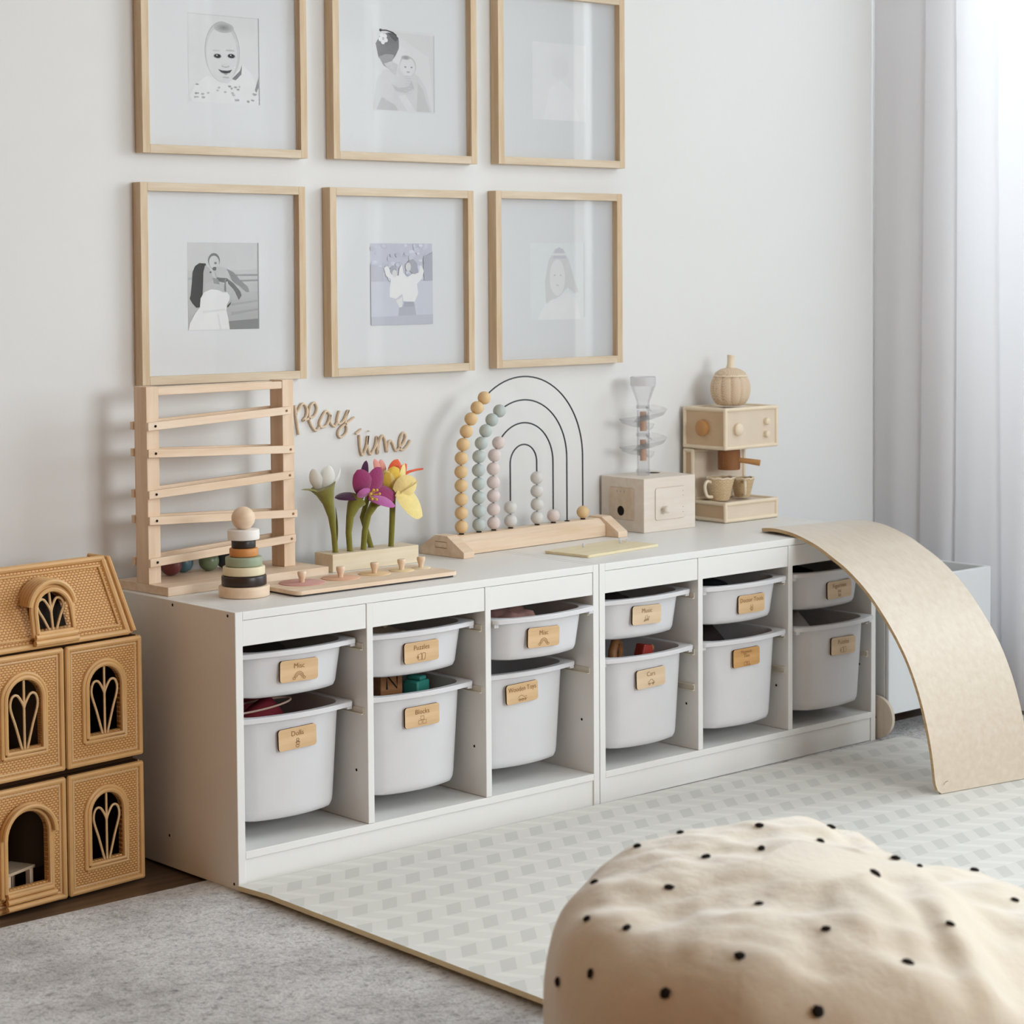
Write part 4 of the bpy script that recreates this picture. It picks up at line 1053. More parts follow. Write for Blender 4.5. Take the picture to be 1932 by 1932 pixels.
bm = BM(); disc(bm, circ(.083, .052, .0125, n=26), lambda u, v, d: (-.0018-d, u, v), .0002); build('round_hole', bm, M_hole, sd, smooth=False)
bm = BM()
for u in (.070, .083, .096): stroke(bm, [(u, .100), (u, .104)], .0012, lambda a, b, d: (-.0018-d, a, b), .0002)
build('tick_mark', bm, M_hole, sd, smooth=False)
bm = BM(); stroke(bm, rr(.036, .126, .030, .112, .003), .0009, lambda u, v, d: (-d, u, v), .0003, True); build('door_gap', bm, M_brownw, t, smooth=False)
bm = BM(); disc(bm, circ(.140, .108, .019, n=28), lambda u, v, d: (u, v, BH+d), .0003); build('top_hole', bm, M_hole, t, smooth=False)

# ------------------------------------------------------------------ clear spiral tower on the box
def clear_plastic():
    m = clear('clear_plastic', (1, 1, 1, 1), 1.3, .06, .30); nt = m.node_tree
    out = nt.nodes['Material Output']; src = out.inputs[0].links[0].from_socket
    df = nd(nt, 'ShaderNodeBsdfTranslucent'); df.inputs[0].default_value = hexc('#EDEDF2')
    d2 = nd(nt, 'ShaderNodeBsdfDiffuse'); d2.inputs[0].default_value = hexc('#EDEDF2')
    m2 = nd(nt, 'ShaderNodeMixShader'); m2.inputs[0].default_value = .5
    nt.links.new(df.outputs[0], m2.inputs[1]); nt.links.new(d2.outputs[0], m2.inputs[2])
    mx = nd(nt, 'ShaderNodeMixShader'); mx.inputs[0].default_value = .10
    nt.links.new(src, mx.inputs[1]); nt.links.new(m2.outputs[0], mx.inputs[2]); nt.links.new(mx.outputs[0], out.inputs[0])
    return m
M_clear = clear_plastic()
t = thing('spiral_tower', 'clear plastic ball tower with a funnel top and spiral chutes on the box', 'ball tower', (1.541, -.028, CH+BH))
bm = BM(); lathe(bm, [(.0165, 0), (.0165, .17), (.0150, .17), (.0150, 0)], n=24, cap0=False, cap1=False); build('tube', bm, M_clear, t)
for a, b in ((.038, .092), (.115, .165)):
    bm = BM(); lathe(bm, [(.0085, a), (.0085, b)], n=18); build('wooden_core', bm, wood('core', '#C9A183', '#B98F70', 2, .5, 6), t)
for zz in (.006, .1, .172):
    bm = BM(); lathe(bm, [(.0172, zz), (.0185, zz+.002), (.0185, zz+.008), (.0172, zz+.010)], n=24, cap0=False, cap1=False); build('collar', bm, M_clear, t)
bm = BM(); lathe(bm, [(.0160, .172), (.0170, .190), (.0300, .226), (.0325, .232), (.0325, .256), (.0308, .256), (.0308, .233), (.0285, .227), (.0150, .190), (.0145, .172)], n=28, cap0=False, cap1=False)
build('funnel', bm, M_clear, t)
bm = BM(); lathe(bm, [(.0325, .2325), (.0333, .2325), (.0333, .2555), (.0325, .2555)], n=28, cap0=False, cap1=False); build('rim_band', bm, M_frost, t)
for z0, ph in ((.045, 0.3), (.118, 0.3)):
    bm = BM(); rings = []
    for i in range(43):
        a = ph+2*PI*1.02*i/42; zz = z0+.050*i/42
        prof = [(.0185, .010), (.026, .001), (.040, -.003), (.054, .001), (.062, .012)]
        rings.append([((r)*math.cos(a), (r)*math.sin(a), zz+h) for r, h in prof])
    loft(bm, rings, closed=False); build('spiral_chute', bm, M_clear, t, solid=.0012, angle=80)

# ------------------------------------------------------------------ rattan coffee machine, cups, pumpkin
M_ratL_shaded = weave('pale_cane_side_shaded', '#EBD2AE', '#BC9466', 'yz', .0046, bump=.4)  # side cane darker than front and top, side shade put into the colour
M_ratF_lit = weave('pale_cane_front_lit', '#F0E2D0', '#D8BE9E', 'xz', .0046, bump=.4)
M_ratT_lit = weave('pale_cane_top_lit', '#F0E2D0', '#D8BE9E', 'xy', .0046, bump=.4)
M_cane = plain('peeled_cane', '#E9D8BE', .45, .4, .05, 20)
M_caneD = plain('brown_cane', '#BD8B57', .5, .4, .06, 20)
t = thing('toy_coffee_machine', 'rattan toy coffee machine with knobs and two shelves of cane weave', 'toy coffee machine', (1.762, -.1118, CH))
MW, MD = .212, .160
def caned_box(name, x0, x1, y0, y1, z0, z1, rim=.0055):
    bm = BM(); box(bm, x0, x1, y0, y1, z0, z1)
    bm.faces.ensure_lookup_table()
    for f in bm.faces:
        f.normal_update(); n = f.normal
        f.material_index = 0 if abs(n.x) > .5 else (1 if abs(n.y) > .5 else 2)
    p = build(name, bm, [M_ratL_shaded, M_ratF_lit, M_ratT_lit], t, smooth=False)
    bm = BM()
    for y in (y0, y1):
        for z in (z0, z1): tube(bm, [(x0, y, z), (x1, y, z)], rim, 8)
    for x in (x0, x1):
        for z in (z0, z1): tube(bm, [(x, y0, z), (x, y1, z)], rim, 8)
        for y in (y0, y1): tube(bm, [(x, y, z0), (x, y, z1)], rim, 8)
    for x in (x0, x1):
        for y in (y0, y1):
            for z in (z0, z1): ball(bm, (x, y, z), rim*1.05, 8)
    build('cane_edging', bm, M_cane, p)
    return p
caned_box('tray', .006, MW-.006, .006, MD-.006, .006, .050)
caned_box('column', .006, MW-.006, .125, MD-.006, .0560, .186)
hd = caned_box('head', .006, MW-.006, .006, MD-.006, .198, .299)
def disc_knob(c, r, th, ax, m):
    bm = BM(); lathe(bm, [(r*.98, 0), (r, th*.25), (r, th*.7), (r*.8, th), (r*.3, th*1.15)], n=24)
    rot = (PI/2, 0, 0) if ax == 'y' else (0, -PI/2, 0)
    build('knob', bm, m, t, loc=c, rot=rot)
disc_knob((.006, .086, .249), .0215, .014, 'x', M_caneD)
disc_knob((.052, .006, .247), .0165, .013, 'y', M_cane)
disc_knob((.164, .006, .263), .0095, .010, 'y', M_cane)
disc_knob((.164, .006, .229), .0095, .010, 'y', M_cane)
bm = BM(); lathe(bm, [(.029, .135), (.030, .140), (.030, .182), (.028, .192)], (.078, .060, 0), 24); sp_ = build('filter_cup', bm, weave('dark_cane', '#A9703F', '#6B3F1C', 'xz', .004), t)
bm = BM(); tube(bm, [(.085, .045, .162), (.105, .012, .158), (.122, -.012, .154)], [.006, .0075, .0085], 10); build('handle', bm, M_caneD, sp_)
def cup(x, y, label, s=1.0, hand=0.0):
    c = thing('toy_cup', label, 'toy cup', (x, y, CH+.0555), 0, 'woven toy cups on the coffee machine tray')
    bm = BM(); lathe(bm, [(.0230*s, 0), (.0245*s, .002), (.0375*s, .058*s), (.0385*s, .060*s), (.0345*s, .060*s), (.0225*s, .004), (.005, .004)], n=32, cap1=True)
    m, nt, b = new_mat('cup_weave')
    tc = nd(nt, 'ShaderNodeTexCoord'); sp = nd(nt, 'ShaderNodeSeparateXYZ'); nt.links.new(tc.outputs['Object'], sp.inputs[0])
    at = nd(nt, 'ShaderNodeMath', operation='ARCTAN2'); nt.links.new(sp.outputs[1], at.inputs[0]); nt.links.new(sp.outputs[0], at.inputs[1])
    ml = nd(nt, 'ShaderNodeMath', operation='MULTIPLY'); ml.inputs[1].default_value = .030; nt.links.new(at.outputs[0], ml.inputs[0])
    cb = nd(nt, 'ShaderNodeCombineXYZ'); nt.links.new(ml.outputs[0], cb.inputs[0]); nt.links.new(sp.outputs[2], cb.inputs[1])
    br = nd(nt, 'ShaderNodeTexBrick'); br.inputs['Scale'].default_value = 1; br.inputs['Brick Width'].default_value = .009; br.inputs['Row Height'].default_value = .0042
    br.inputs['Mortar Size'].default_value = .0005; br.inputs['Mortar Smooth'].default_value = .8
    br.inputs['Color1'].default_value = hexc('#E6D0AC'); br.inputs['Color2'].default_value = hexc('#DABF94'); br.inputs['Mortar'].default_value = hexc('#A07B4C')
    nt.links.new(cb.outputs[0], br.inputs['Vector']); nt.links.new(br.outputs['Color'], b.inputs['Base Color']); b.inputs['Roughness'].default_value = .55
    bp = nd(nt, 'ShaderNodeBump', invert=True); bp.inputs['Strength'].default_value = .5; bp.inputs['Distance'].default_value = .001
    nt.links.new(br.outputs['Fac'], bp.inputs['Height']); nt.links.new(bp.outputs[0], b.inputs['Normal'])
    build('body', bm, m, c, angle=60)
    bm = BM(); n = 40
    tube(bm, [(.0372*s*math.cos(2*PI*i/n), .0372*s*math.sin(2*PI*i/n), .060*s+.0014*math.cos(2*PI*i*10/n)) for i in range(n)], .0022, 6, closed=True); build('braided_rim', bm, M_cane, c)
    bm = BM(); pts = [(.034*s, 0, .050*s), (.050*s, 0, .052*s), (.056*s, 0, .036*s), (.048*s, 0, .014*s), (.030*s, 0, .010*s)]
    tube(bm, smooth_path(pts), .0042, 8); build('handle', bm, M_cane, c, rot=(0, 0, hand))
cup(1.806, -.052, 'woven toy cup in front on the coffee machine tray, handle to the left', 1.0, PI*.98)
cup(1.905, -.040, 'woven toy cup further right on the tray, handle facing forward', .86, -2.25)
t = thing('pumpkin_basket', 'ribbed wicker pumpkin with lid and stem on top of the toy coffee machine', 'wicker pumpkin', (1.858, -.040, CH+.3055))
def gourd(b, prof, ribs=12, n=120, amp=.075):
    rings = []
    for r, z in prof:
        rings.append([(r*(1+amp*(abs(math.cos(ribs/2*2*PI*j/n*1.0))**.6-.7))*math.cos(2*PI*j/n), r*(1+amp*(abs(math.cos(ribs/2*2*PI*j/n))**.6-.7))*math.sin(2*PI*j/n), z) for j in range(n)])
    loft(b, rings, True, True, True)
GP = smooth_path([(.026, 0), (.038, .004), (.0475, .016), (.0530, .034), (.0535, .052), (.0495, .068), (.0430, .079)], 4)
M_wick = weave('wicker_rib', '#EBD8BE', '#C9A57C', 'xz', .0050, bump=.35)
bm = BM(); gourd(bm, GP); build('body', bm, M_wick, t, angle=85)
bm = BM(); lathe(bm, [(.0420, .0780), (.0445, .0800), (.040, .0885), (.028, .0965), (.014, .1005), (.004, .101)], n=36); build('lid', bm, M_wick, t, angle=60)
bm = BM(); n = 44; tube(bm, [(.0450*math.cos(2*PI*i/n), .0450*math.sin(2*PI*i/n), .0795+.0008*math.cos(2*PI*i*11/n)) for i in range(n)], .0026, 6, closed=True); build('lid_rim', bm, M_cane, t)
bm = BM(); tube(bm, [(0, 0, .099), (.001, 0, .112), (.002, 0, .125), (.004, 0, .133)], [.0115, .0095, .0098, .0118], 14); build('stem', bm, M_cane, t)

# ------------------------------------------------------------------ wicker dollhouse
YAW = math.radians(6.13)
M_rat = weave('rattan_weave', '#E6B06C', '#90541F', 'xz', .0085, bump=.9)
M_pole = plain('rattan_pole', '#D2A46B', .45, .4, .08, 16, bump=.15, bscale=90)
M_pole2 = plain('thin_cane', '#D6B183', .45, .4, .06, 18)
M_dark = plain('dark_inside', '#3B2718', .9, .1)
house = thing('wicker_dollhouse', 'wicker dollhouse with arched windows and a dormer roof, left of the white shelves', 'dollhouse', (-.079, -.22, -.006), YAW)
HZ = .006
def arch_outline(xc, w, z0, z1, n=14):
    r = w/2; return [(xc-r, z0)]+[(xc-r+0, z1-r)]+[(xc-r*math.cos(a), z1-r+r*math.sin(a)) for a in [PI*i/n for i in range(1, n)]]+[(xc+r, z1-r), (xc+r, z0)]
def arch_poly_c(xc, w, z0, z1): return arch_outline(xc, w, z0, z1)
def holed_panel(b, x0, x1, z0, z1, hole, y0, y1):
    """board in the x-z plane with a hole, filled by bridging outer to inner outline"""
    n = len(hole)
    # outer points matched to hole points by walking around the rectangle
    cx_ = sum(p[0] for p in hole)/n; cz_ = (min(p[1] for p in hole)+max(p[1] for p in hole))/2
    outer = []
    for u, v in hole:
        dx, dz = u-cx_, v-cz_
        k = min(((x1-cx_) if dx > 0 else (x0-cx_))/dx if abs(dx) > 1e-6 else 1e9, ((z1-cz_) if dz > 0 else (z0-cz_))/dz if abs(dz) > 1e-6 else 1e9)
        outer.append((cx_+dx*k, cz_+dz*k))
    # snap nearest points to the four corners
    for c in ((x0, z0), (x0, z1), (x1, z1), (x1, z0)):
        i = min(range(n), key=lambda q: (outer[q][0]-c[0])**2+(outer[q][1]-c[1])**2); outer[i] = c
    A = [[b.verts.new((u, y, v)) for u, v in pl] for y in (y0, y1) for pl in (outer, hole)]
    o0, h0, o1, h1 = A
    for i in range(n):
        k = (i+1) % n
        b.faces.new((o0[i], o0[k], h0[k], h0[i])); b.faces.new((o1[k], o1[i], h1[i], h1[k]))
        b.faces.new((h0[i], h0[k], h1[k], h1[i])); b.faces.new((o0[k], o0[i], o1[i], o1[k]))
def border(b, x0, x1, z0, z1, y, r):
    for z in (z0, z1): tube(b, [(x0, y, z), (x1, y, z)], r, 8)
    for x in (x0, x1): tube(b, [(x, y, z0), (x, y, z1)], r, 8)
    for x in (x0, x1):
        for z in (z0, z1): ball(b, (x, y, z), r*1.05, 8)
def heart_grille(b, xc, w, z0, z1, y, r=.0025):
    zt = z0+(z1-z0)*.76
    tube(b, [(xc, y, z0), (xc, y, z1)], r, 6)
    for s in (-1, 1):
        pts = [(xc+s*.006, y, z0), (xc+s*w*.26, y, z0+(zt-z0)*.45), (xc+s*w*.42, y, z0+(zt-z0)*.82), (xc+s*w*.36, y, zt+.002), (xc+s*w*.20, y, zt+.004), (xc+s*w*.05, y, zt-.012), (xc, y, zt-.022)]
        tube(b, smooth_path([tuple(p) for p in pts]), r, 6)
DZ = .22
def storey(z0, z1, with_door):
    # shell
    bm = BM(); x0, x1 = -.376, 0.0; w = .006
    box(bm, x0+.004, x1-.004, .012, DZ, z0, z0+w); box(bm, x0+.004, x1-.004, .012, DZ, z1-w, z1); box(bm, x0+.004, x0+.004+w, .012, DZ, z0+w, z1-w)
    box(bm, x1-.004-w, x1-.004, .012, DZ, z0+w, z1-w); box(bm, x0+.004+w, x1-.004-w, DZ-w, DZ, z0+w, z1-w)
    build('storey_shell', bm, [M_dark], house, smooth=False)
    bm = BM(); box(bm, x1-.0039, x1-.001, .012, DZ, z0, z1)
    box(bm, x0+.001, x0+.0039, .012, DZ, z0, z1)
    build('side_wall', bm, weave('rattan_side', '#E6B06C', '#90541F', 'yz', .0085), house, smooth=False)
    for k, (a, b) in enumerate(((-.186, -.001), (-.375, -.190))):
        xc = (a+b)/2
        isdoor = with_door and k == 1
        if isdoor: xc = -.281; hw = .090; hz0, hz1 = z0+.045, z0+.190
        else: hw = .074; hz0, hz1 = z0+.060, z0+.192
        bm = BM(); holed_panel(bm, a+.006, b-.006, z0+.006, z1-.006, arch_outline(xc, hw+.002, hz0, hz1), .000, .010)
        pan = build('front_panel', bm, M_rat, house, smooth=False)
        bm = BM(); border(bm, a+.0055, b-.0055, z0+.0055, z1-.0055, .000, .0058); build('pole_frame', bm, M_pole, pan)
        bm = BM(); border(bm, a+.0145, b-.0145, z0+.0145, z1-.0145, .0005, .0022); build('inner_pole_frame', bm, M_pole2, pan)
        bm = BM()
        ol = [(u, -.003, v) for u, v in arch_outline(xc, hw+.012, hz0-.006, hz1+.006)]
        tube(bm, ol+[ol[0]], .0052, 8)
        ol2 = [(u, -.001, v) for u, v in arch_outline(xc, hw+.026, hz0-.014, hz1+.013)]
        tube(bm, ol2+[ol2[0]], .0048, 8)
        build('window_surround' if not isdoor else 'door_surround', bm, M_pole, pan)
        if not isdoor:
            bm = BM(); heart_grille(bm, xc, hw, hz0-.002, hz1, -.001); build('heart_grille', bm, M_pole2, pan)
        else:
            bm = BM(); pts = [(xc-r_*math.cos(aa), -.014, hz1-.045+r_*math.sin(aa)) for r_ in (.058,) for aa in [PI*i/16 for i in range(-0, 17)]]
            tube(bm, pts, .005, 8); pts = [(p[0], -.006, p[2]+.002) for p in pts]; tube(bm, pts, .005, 8); build('door_canopy', bm, M_pole, pan)
            bm = BM()
            for q, (zz, yy, ww) in enumerate(((.034, -.008, .052), (.024, -.014, .056), (.013, -.020, .060))):
                tube(bm, [(xc-ww, yy, z0+zz), (xc+ww, yy, z0+zz)], .0058, 10)
            build('doorstep', bm, M_pole, pan)
storey(HZ+.0, HZ+.2415, True)
storey(HZ+.2545, HZ+.4975, False)
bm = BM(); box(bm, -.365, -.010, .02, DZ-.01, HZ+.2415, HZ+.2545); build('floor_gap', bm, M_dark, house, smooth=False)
# roof: sloping front panel with dormer
EZ, RZ_, RY = HZ+.507, HZ+.652, .070
XR, XL = -.030, -.366
def rp(x, s, d=0):   # s 0..1 up the slope, d out of the slope
    nx = Vector((0, -(RZ_-EZ), -(-(RY))))  # slope normal before scaling
    n = Vector((0, -(RZ_-EZ), (RY-.006))).normalized()
    return Vector((x, .006+(RY-.006)*s, EZ+(RZ_-EZ)*s))+n*d
SL = math.hypot(RY-.006, RZ_-EZ)
bm = BM()
q = [rp(XL, 0), rp(XR, 0), rp(XR-.012, 1), rp(XL+.012, 1)]; q2 = [p+Vector((0, .010, -.004)) for p in q]
V = [bm.verts.new(p) for p in q]; V2 = [bm.verts.new(p) for p in q2]
bm.faces.new(V); bm.faces.new(list(reversed(V2)))
for i in range(4): bm.faces.new((V[i], V2[i], V2[(i+1) % 4], V[(i+1) % 4]))
roof = build('roof_panel', bm, M_rat, house, smooth=False)
bm = BM()
for c in (q,):
    for i in range(4): tube(bm, [c[i], c[(i+1) % 4]], .0062, 8)
    for p in c: ball(bm, p, .0065, 8)
inn = [rp(XL+.014, .10, .002), rp(XR-.016, .10, .002), rp(XR-.026, .90, .002), rp(XL+.026, .90, .002)]
for i in range(4): tube(bm, [inn[i], inn[(i+1) % 4]], .0024, 6)
build('roof_pole_frame', bm, M_pole, roof)
# gable ends and back slope
bm = BM()
for x, s in ((XR+.004, 1), (XL-.004, -1)):
    tri = [(x, .006, EZ-.003), (x-s*.012, RY, RZ_-.003), (x-s*.012, RY+.06, RZ_-.003), (x, DZ-.01, EZ-.003)]
    v1 = [bm.verts.new(p) for p in tri]; v2 = [bm.verts.new((p[0]+s*.010, p[1], p[2])) for p in tri]
    bm.faces.new(v1); bm.faces.new(list(reversed(v2)))
    for i in range(4): bm.faces.new((v1[i], v2[i], v2[(i+1) % 4], v1[(i+1) % 4]))
build('gable_end', bm, M_pole2, house, smooth=False)
for x, s in ((XR+.016, 1), (XL-.016, -1)):
    bm = BM(); tube(bm, [(x, .004, EZ), (x-s*.012, RY, RZ_), (x-s*.012, RY+.06, RZ_), (x, DZ-.008, EZ)], .0052, 8); build('gable_pole', bm, M_pole, house)
bm = BM(); box(bm, XL+.012, XR-.012, RY, RY+.06, RZ_-.010, RZ_-.002); build('ridge_board', bm, M_pole2, house, smooth=False)
bm = BM(); v = [bm.verts.new(p) for p in ((XL, DZ-.01, EZ), (XR, DZ-.01, EZ), (XR-.012, RY+.06, RZ_-.004), (XL+.012, RY+.06, RZ_-.004))]; bm.faces.new(v); build('back_slope', bm, M_rat, house, smooth=False, solid=.006)
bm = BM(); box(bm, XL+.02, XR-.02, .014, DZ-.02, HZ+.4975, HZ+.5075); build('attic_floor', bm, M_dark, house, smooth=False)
# dormer
dc = -.207
bm = BM()
def dpt(x, z, y): return Vector((x, y, z))
dz0, dz1 = EZ+.018, EZ+.118
opening = [(u, v) for u, v in arch_outline(dc, .076, dz0+.012, dz1-.016)]
yD = -.002
face = [dpt(u, v, yD+.012) for u, v in opening]
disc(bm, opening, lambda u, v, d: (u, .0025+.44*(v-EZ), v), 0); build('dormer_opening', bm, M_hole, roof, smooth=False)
bm = BM()
for (w_, g, yo) in ((.082, .0, -.004), (.094, .006, .000)):
    ol = [(u, yD+yo+(v-EZ)*.16, v) for u, v in arch_outline(dc, w_, dz0+.006-g, dz1-.012+g)]
    tube(bm, ol+[ol[0]], .0050, 8)
build('dormer_frame', bm, M_pole, roof)
bm = BM()
R_ = .052
for k in range(5):
    yy = yD-.004+k*.010
    pts = [(dc-(R_-k*.001)*math.cos(a), yy+.014, dz1-.048+R_*math.sin(a)) for a in [PI*(.04+.92*i/16) for i in range(17)]]
    tube(bm, pts, .0055, 8)
build('dormer_hood', bm, M_pole, roof)
bm = BM(); heart_grille(bm, dc, .072, dz0+.004, dz1-.016, 0)
for v in bm.verts: v.co.y += yD+.004+(v.co.z-EZ)*.16
build('heart_grille', bm, M_pole2, roof)
bm = BM(); tube(bm, [(dc-.048, yD-.002, dz0), (dc+.048, yD-.002, dz0)], .0060, 8); tube(bm, [(dc-.050, yD-.004, dz0-.011), (dc+.050, yD-.004, dz0-.011)], .0060, 8); build('dormer_sill', bm, M_pole, roof)
# little table inside the doorway
ca, sa = math.cos(YAW), math.sin(YAW)
def hw(x, y): return (-.079+x*ca-y*sa, -.22+x*sa+y*ca)
tx, ty = hw(-.285, .055)
t = thing('doll_table', 'small whitish doll table standing inside the dollhouse doorway', 'doll table', (tx, ty, .0065), YAW+.3)
bm = BM(); box(bm, -.042, .042, -.030, .030, .058, .064); build('table_top', bm, wood('driftwood', '#D3BFA5', '#B79F82', 0, .7, 7), t, bevel=.001, smooth=False)
for x in (-.034, .034):
    for y in (-.022, .022): bm = BM(); box(bm, x-.005, x+.005, y-.005, y+.005, 0, .058); build('leg', bm, M_pine, t, smooth=False)

# ------------------------------------------------------------------ curved board
M_birch = wood('birch_veneer', '#D8CAB6', '#CEBDA7', 1, .42, 7, .6)
M_birch.node_tree.nodes['Principled BSDF'].inputs['Coat Weight'].default_value = .85
M_birch.node_tree.nodes['Principled BSDF'].inputs['Coat Roughness'].default_value = .32
M_birchE = wood('ply_edge', '#CFB48C', '#B8986A', 1, .6, 14)
prof = [(-.003, .5675), (.04, .5725), (.084, .5735), (.148, .5680), (.231, .549), (.292, .526), (.352, .500), (.430, .452), (.506, .384), (.562, .318), (.600, .254), (.624, .198), (.640, .150), (.652, .104), (.660, .060), (.6665, .0145)]
prof = smooth_path(prof, 4)
t = thing('curved_board', 'large bent plywood board leaning from the farther shelf unit to the play mat', 'curved board', (1.690, -.295, 0), math.atan2(-.660, -.1145)+PI/2)
bm = BM(); TH = .0085; Wb = .302; tops = []; bots = []
for i, (s, z) in enumerate(prof):
    a = prof[max(0, i-1)]; b = prof[min(len(prof)-1, i+1)]
    ts, tz = b[0]-a[0], b[1]-a[1]; l = math.hypot(ts, tz); ns, nz = -tz/l, ts/l
    tops.append((s, z)); bots.append((s-ns*TH, z-nz*TH))
rings = []
nb = len(prof)
for i in range(nb):
    # rounded corners at both ends
    e = min(i, nb-1-i); inset = (.016, .006, .0015, 0)[e] if e < 4 else 0
    ring = []
    (s, z), (s2, z2) = tops[i], bots[i]
    z2 = max(z2, .0135) if s > .6 else z2
    for (ss, zz, x) in ((s, z, inset), (s, z, Wb-inset), (s2, z2, Wb-inset), (s2, z2, inset)): ring.append((x, -ss, zz))
    rings.append(ring)
loft(bm, rings, True, True, True)
bm.faces.ensure_lookup_table()
for f in bm.faces:
    f.normal_update()
    if abs(f.normal.x) > .75: f.material_index = 1
bo = build('board', bm, [M_birch, M_birchE], t, angle=50)
bm = BM(); stroke(bm, [(.012, .028), (.018, .034), (.026, .036)], .0012, lambda u, v, d: (u+.010, -.6672, v+.006), 0); build('scratch', bm, M_engr, t, smooth=False)

# ------------------------------------------------------------------ white wheeled cart behind the board
M_cart = plain('cart_white', '#DCDEDF', .5, .4, .006, 4)
t = thing('wheeled_toy_chest', 'white toy chest on round wooden wheels, in the corner behind the curved board', 'toy chest', (2.006, -.452, 0))
def pbox(nm, a, m=M_cart, bev=.003):
    bm = BM(); box(bm, *a); return build(nm, bm, m, t, bevel=bev, smooth=False)
pbox('front_panel', (0, .440, -.012, 0, .064, .414)); pbox('side_panel', (0, .012, 0, .34, .064, .414)); pbox('side_panel', (.428, .440, 0, .34, .064, .414)); pbox('back_panel', (0, .440, .34, .352, .064, .414))
pbox('chest_floor', (.012, .428, 0, .34, .064, .076)); 
for x in (-.0165, .4425):
    for y in (.020, .300):
        bm = BM(); lathe(bm, [(.050, 0), (.056, .002), (.056, .012), (.050, .014)], n=40)
        w = build('wheel', bm, wood('wheel_wood', '#D9CDBD', '#C9BBA8', 0, .6, 5), t, loc=(x, y, .0585), rot=(0, PI/2, 0))
        bm = BM(); lathe(bm, [(.005, -.0015), (.005, .0)] if x < 0 else [(.005, .014), (.005, .0155)], n=12); build('axle_cap', bm, M_brownw, w)

# ------------------------------------------------------------------ pouf
M_wool = plain('cream_wool', '#D3C5B0', .95, .1, .05, 9, bump=.7, bscale=70, sheen=.5)
M_yarn = plain('black_yarn', '#26201E', .95, .1, .05, 40, bump=.6, bscale=200)
def pouf():
    c = Vector((-.115, -2.060, .0195))
    t = thing('pouf', 'big cream wool pouf with black tufts in the foreground', 'pouf', c)
    bm = BM(); nu, nv = 160, 110; Rx, Ry, Hh = .412, .385, .380
    def surf(th, ph):
        ct, st = math.cos(th), math.sin(th)
        e1 = .38; zz = math.sin(ph); rr_ = math.copysign(abs(math.cos(ph))**e1, math.cos(ph))
        z = math.copysign(abs(zz)**.60, zz)
        r = rr_
        bulge = 1+.035*math.sin(2*th+.4)+.022*math.sin(3*th+1.9)+.012*math.sin(7*th+ph*2)
        x = Rx*r*ct*bulge; y = Ry*r*st*bulge
        h = Hh*(z*.5+.5)
        topf = max(0, z)**.7
        P3 = Vector((x, y, h))
        h += topf*(.030*(mnoise.noise(P3*4.2+Vector((3, 1, 0)))) + .012*mnoise.noise(P3*11) + .005*mnoise.noise(P3*26))
        # crease that splits a lobe off at the right
        dl = (x-.17)*.80+(y-.06)*-.60+.03*mnoise.noise(P3*5)
        h -= topf*.018*math.exp(-(dl/.025)**2)
        h -= topf*.075*(1 if dl > 0 else 0)*(1-math.exp(-(dl/.06)**2))
        wr = .035*mnoise.noise(Vector((x*3, y*3, h*3+5)))+.010*mnoise.noise(Vector((x*12, y*12, h*9)))
        return Vector((x*(1+wr), y*(1+wr), max(0, h)))
    rings = []
    for i in range(nv+1):
        ph = -PI/2+PI*i/nv
        ph = max(-PI/2+.02, min(PI/2-.02, ph))
        rings.append([surf(2*PI*j/nu, ph) for j in range(nu)])
    loft(bm, rings, True, True, True)
    body = build('cover', bm, M_wool, t, angle=85)
    return t, body, c
POUF, POUF_BODY, PC = pouf()
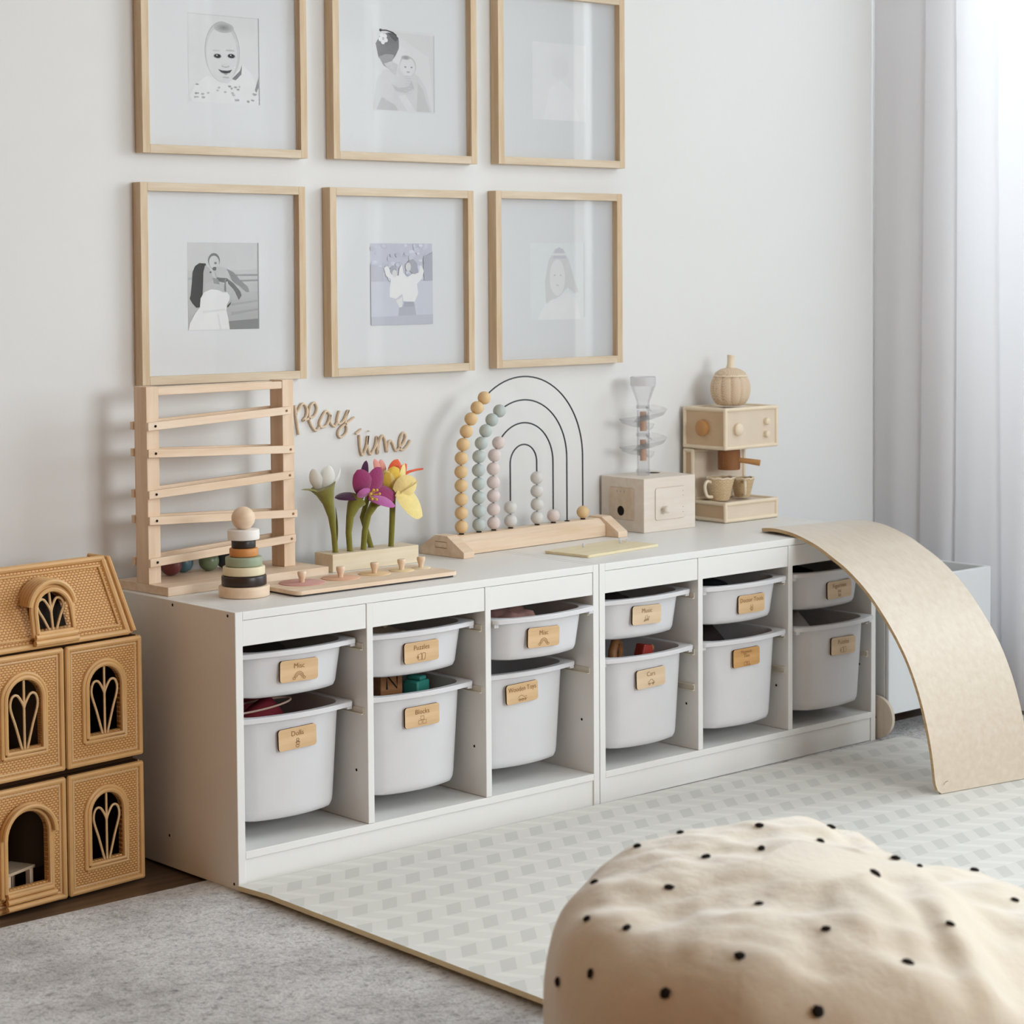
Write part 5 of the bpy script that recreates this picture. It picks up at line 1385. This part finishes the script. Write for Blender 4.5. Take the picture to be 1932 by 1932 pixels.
TUFTS = [(0.0847, 0.1967, 0.3819, 1), (0.2531, 0.2007, 0.3481, 1), (0.0047, 0.2843, 0.3697, 0.8), (-0.0859, 0.2827, 0.3661, 1), (-0.0111, 0.1054, 0.3832, 1), (0.0871, 0.0793, 0.3806, 0.9), (0.1326, -0.0232, 0.3663, 1), (0.2669, 0.0391, 0.317, 0.8), (0.3541, 0.0035, 0.3006, 1), (-0.084, 0.1449, 0.3771, 1), (0.011, -0.0838, 0.3802, 1.25), (0.2473, -0.148, 0.3082, 0.9), (-0.2042, 0.1002, 0.3662, 1), (-0.2269, 0.2255, 0.3523, 1), (-0.1747, -0.0385, 0.3667, 0.9), (-0.1898, -0.1679, 0.3649, 0.9), (-0.0377, -0.2506, 0.3568, 0.9), (-0.3373, 0.1231, 0.3458, 0.9), (-0.3338, 0.0505, 0.3489, 1), (-0.322, -0.1402, 0.3527, 1.1), (-0.1623, -0.2796, 0.3404, 1.1), (-0.391, 0.0592, 0.299, 1), (-0.3859, -0.0734, 0.3042, 1.1), (-0.3068, -0.2555, 0.3075, 1.15), (-0.3794, 0.1345, 0.2685, 1)]
from mathutils.bvhtree import BVHTree
def add_tufts():
    me = POUF_BODY.data; b = BVHTree.FromPolygons([v.co[:] for v in me.vertices], [p.vertices[:] for p in me.polygons])
    proto = None
    for k, (x, y, z, s) in enumerate(TUFTS):
        loc, nrm, idx, d = b.find_nearest(Vector((x, y, z)))
        if nrm.dot(loc-Vector((0, 0, .2))) < 0: nrm = -nrm
        rnd = random.Random(k)
        if proto is None:
            bm = BM(); 
            for i in range(11):
                a = 2*PI*i/11; r0 = .0075*(.6+.4*rnd.random())
                tube(bm, [(0, 0, 0), (r0*.5*math.cos(a), r0*.5*math.sin(a), .003), (r0*math.cos(a), r0*math.sin(a), .0015)], [.0022, .0024, .0016], 5)
            ball(bm, (0, 0, .0012), .0052, 10, (1, 1, .7))
            o = build('yarn_tuft', bm, M_yarn, POUF); proto = o
        else:
            o = proto.copy(); COL.objects.link(o)
        o.location = loc; o.rotation_mode = 'QUATERNION'
        o.rotation_quaternion = nrm.to_track_quat('Z', 'Y') @ Matrix.Rotation(k*1.3, 3, 'Z').to_quaternion()
        o.scale = (s, s*(.75+.35*rnd.random()), s)
add_tufts()
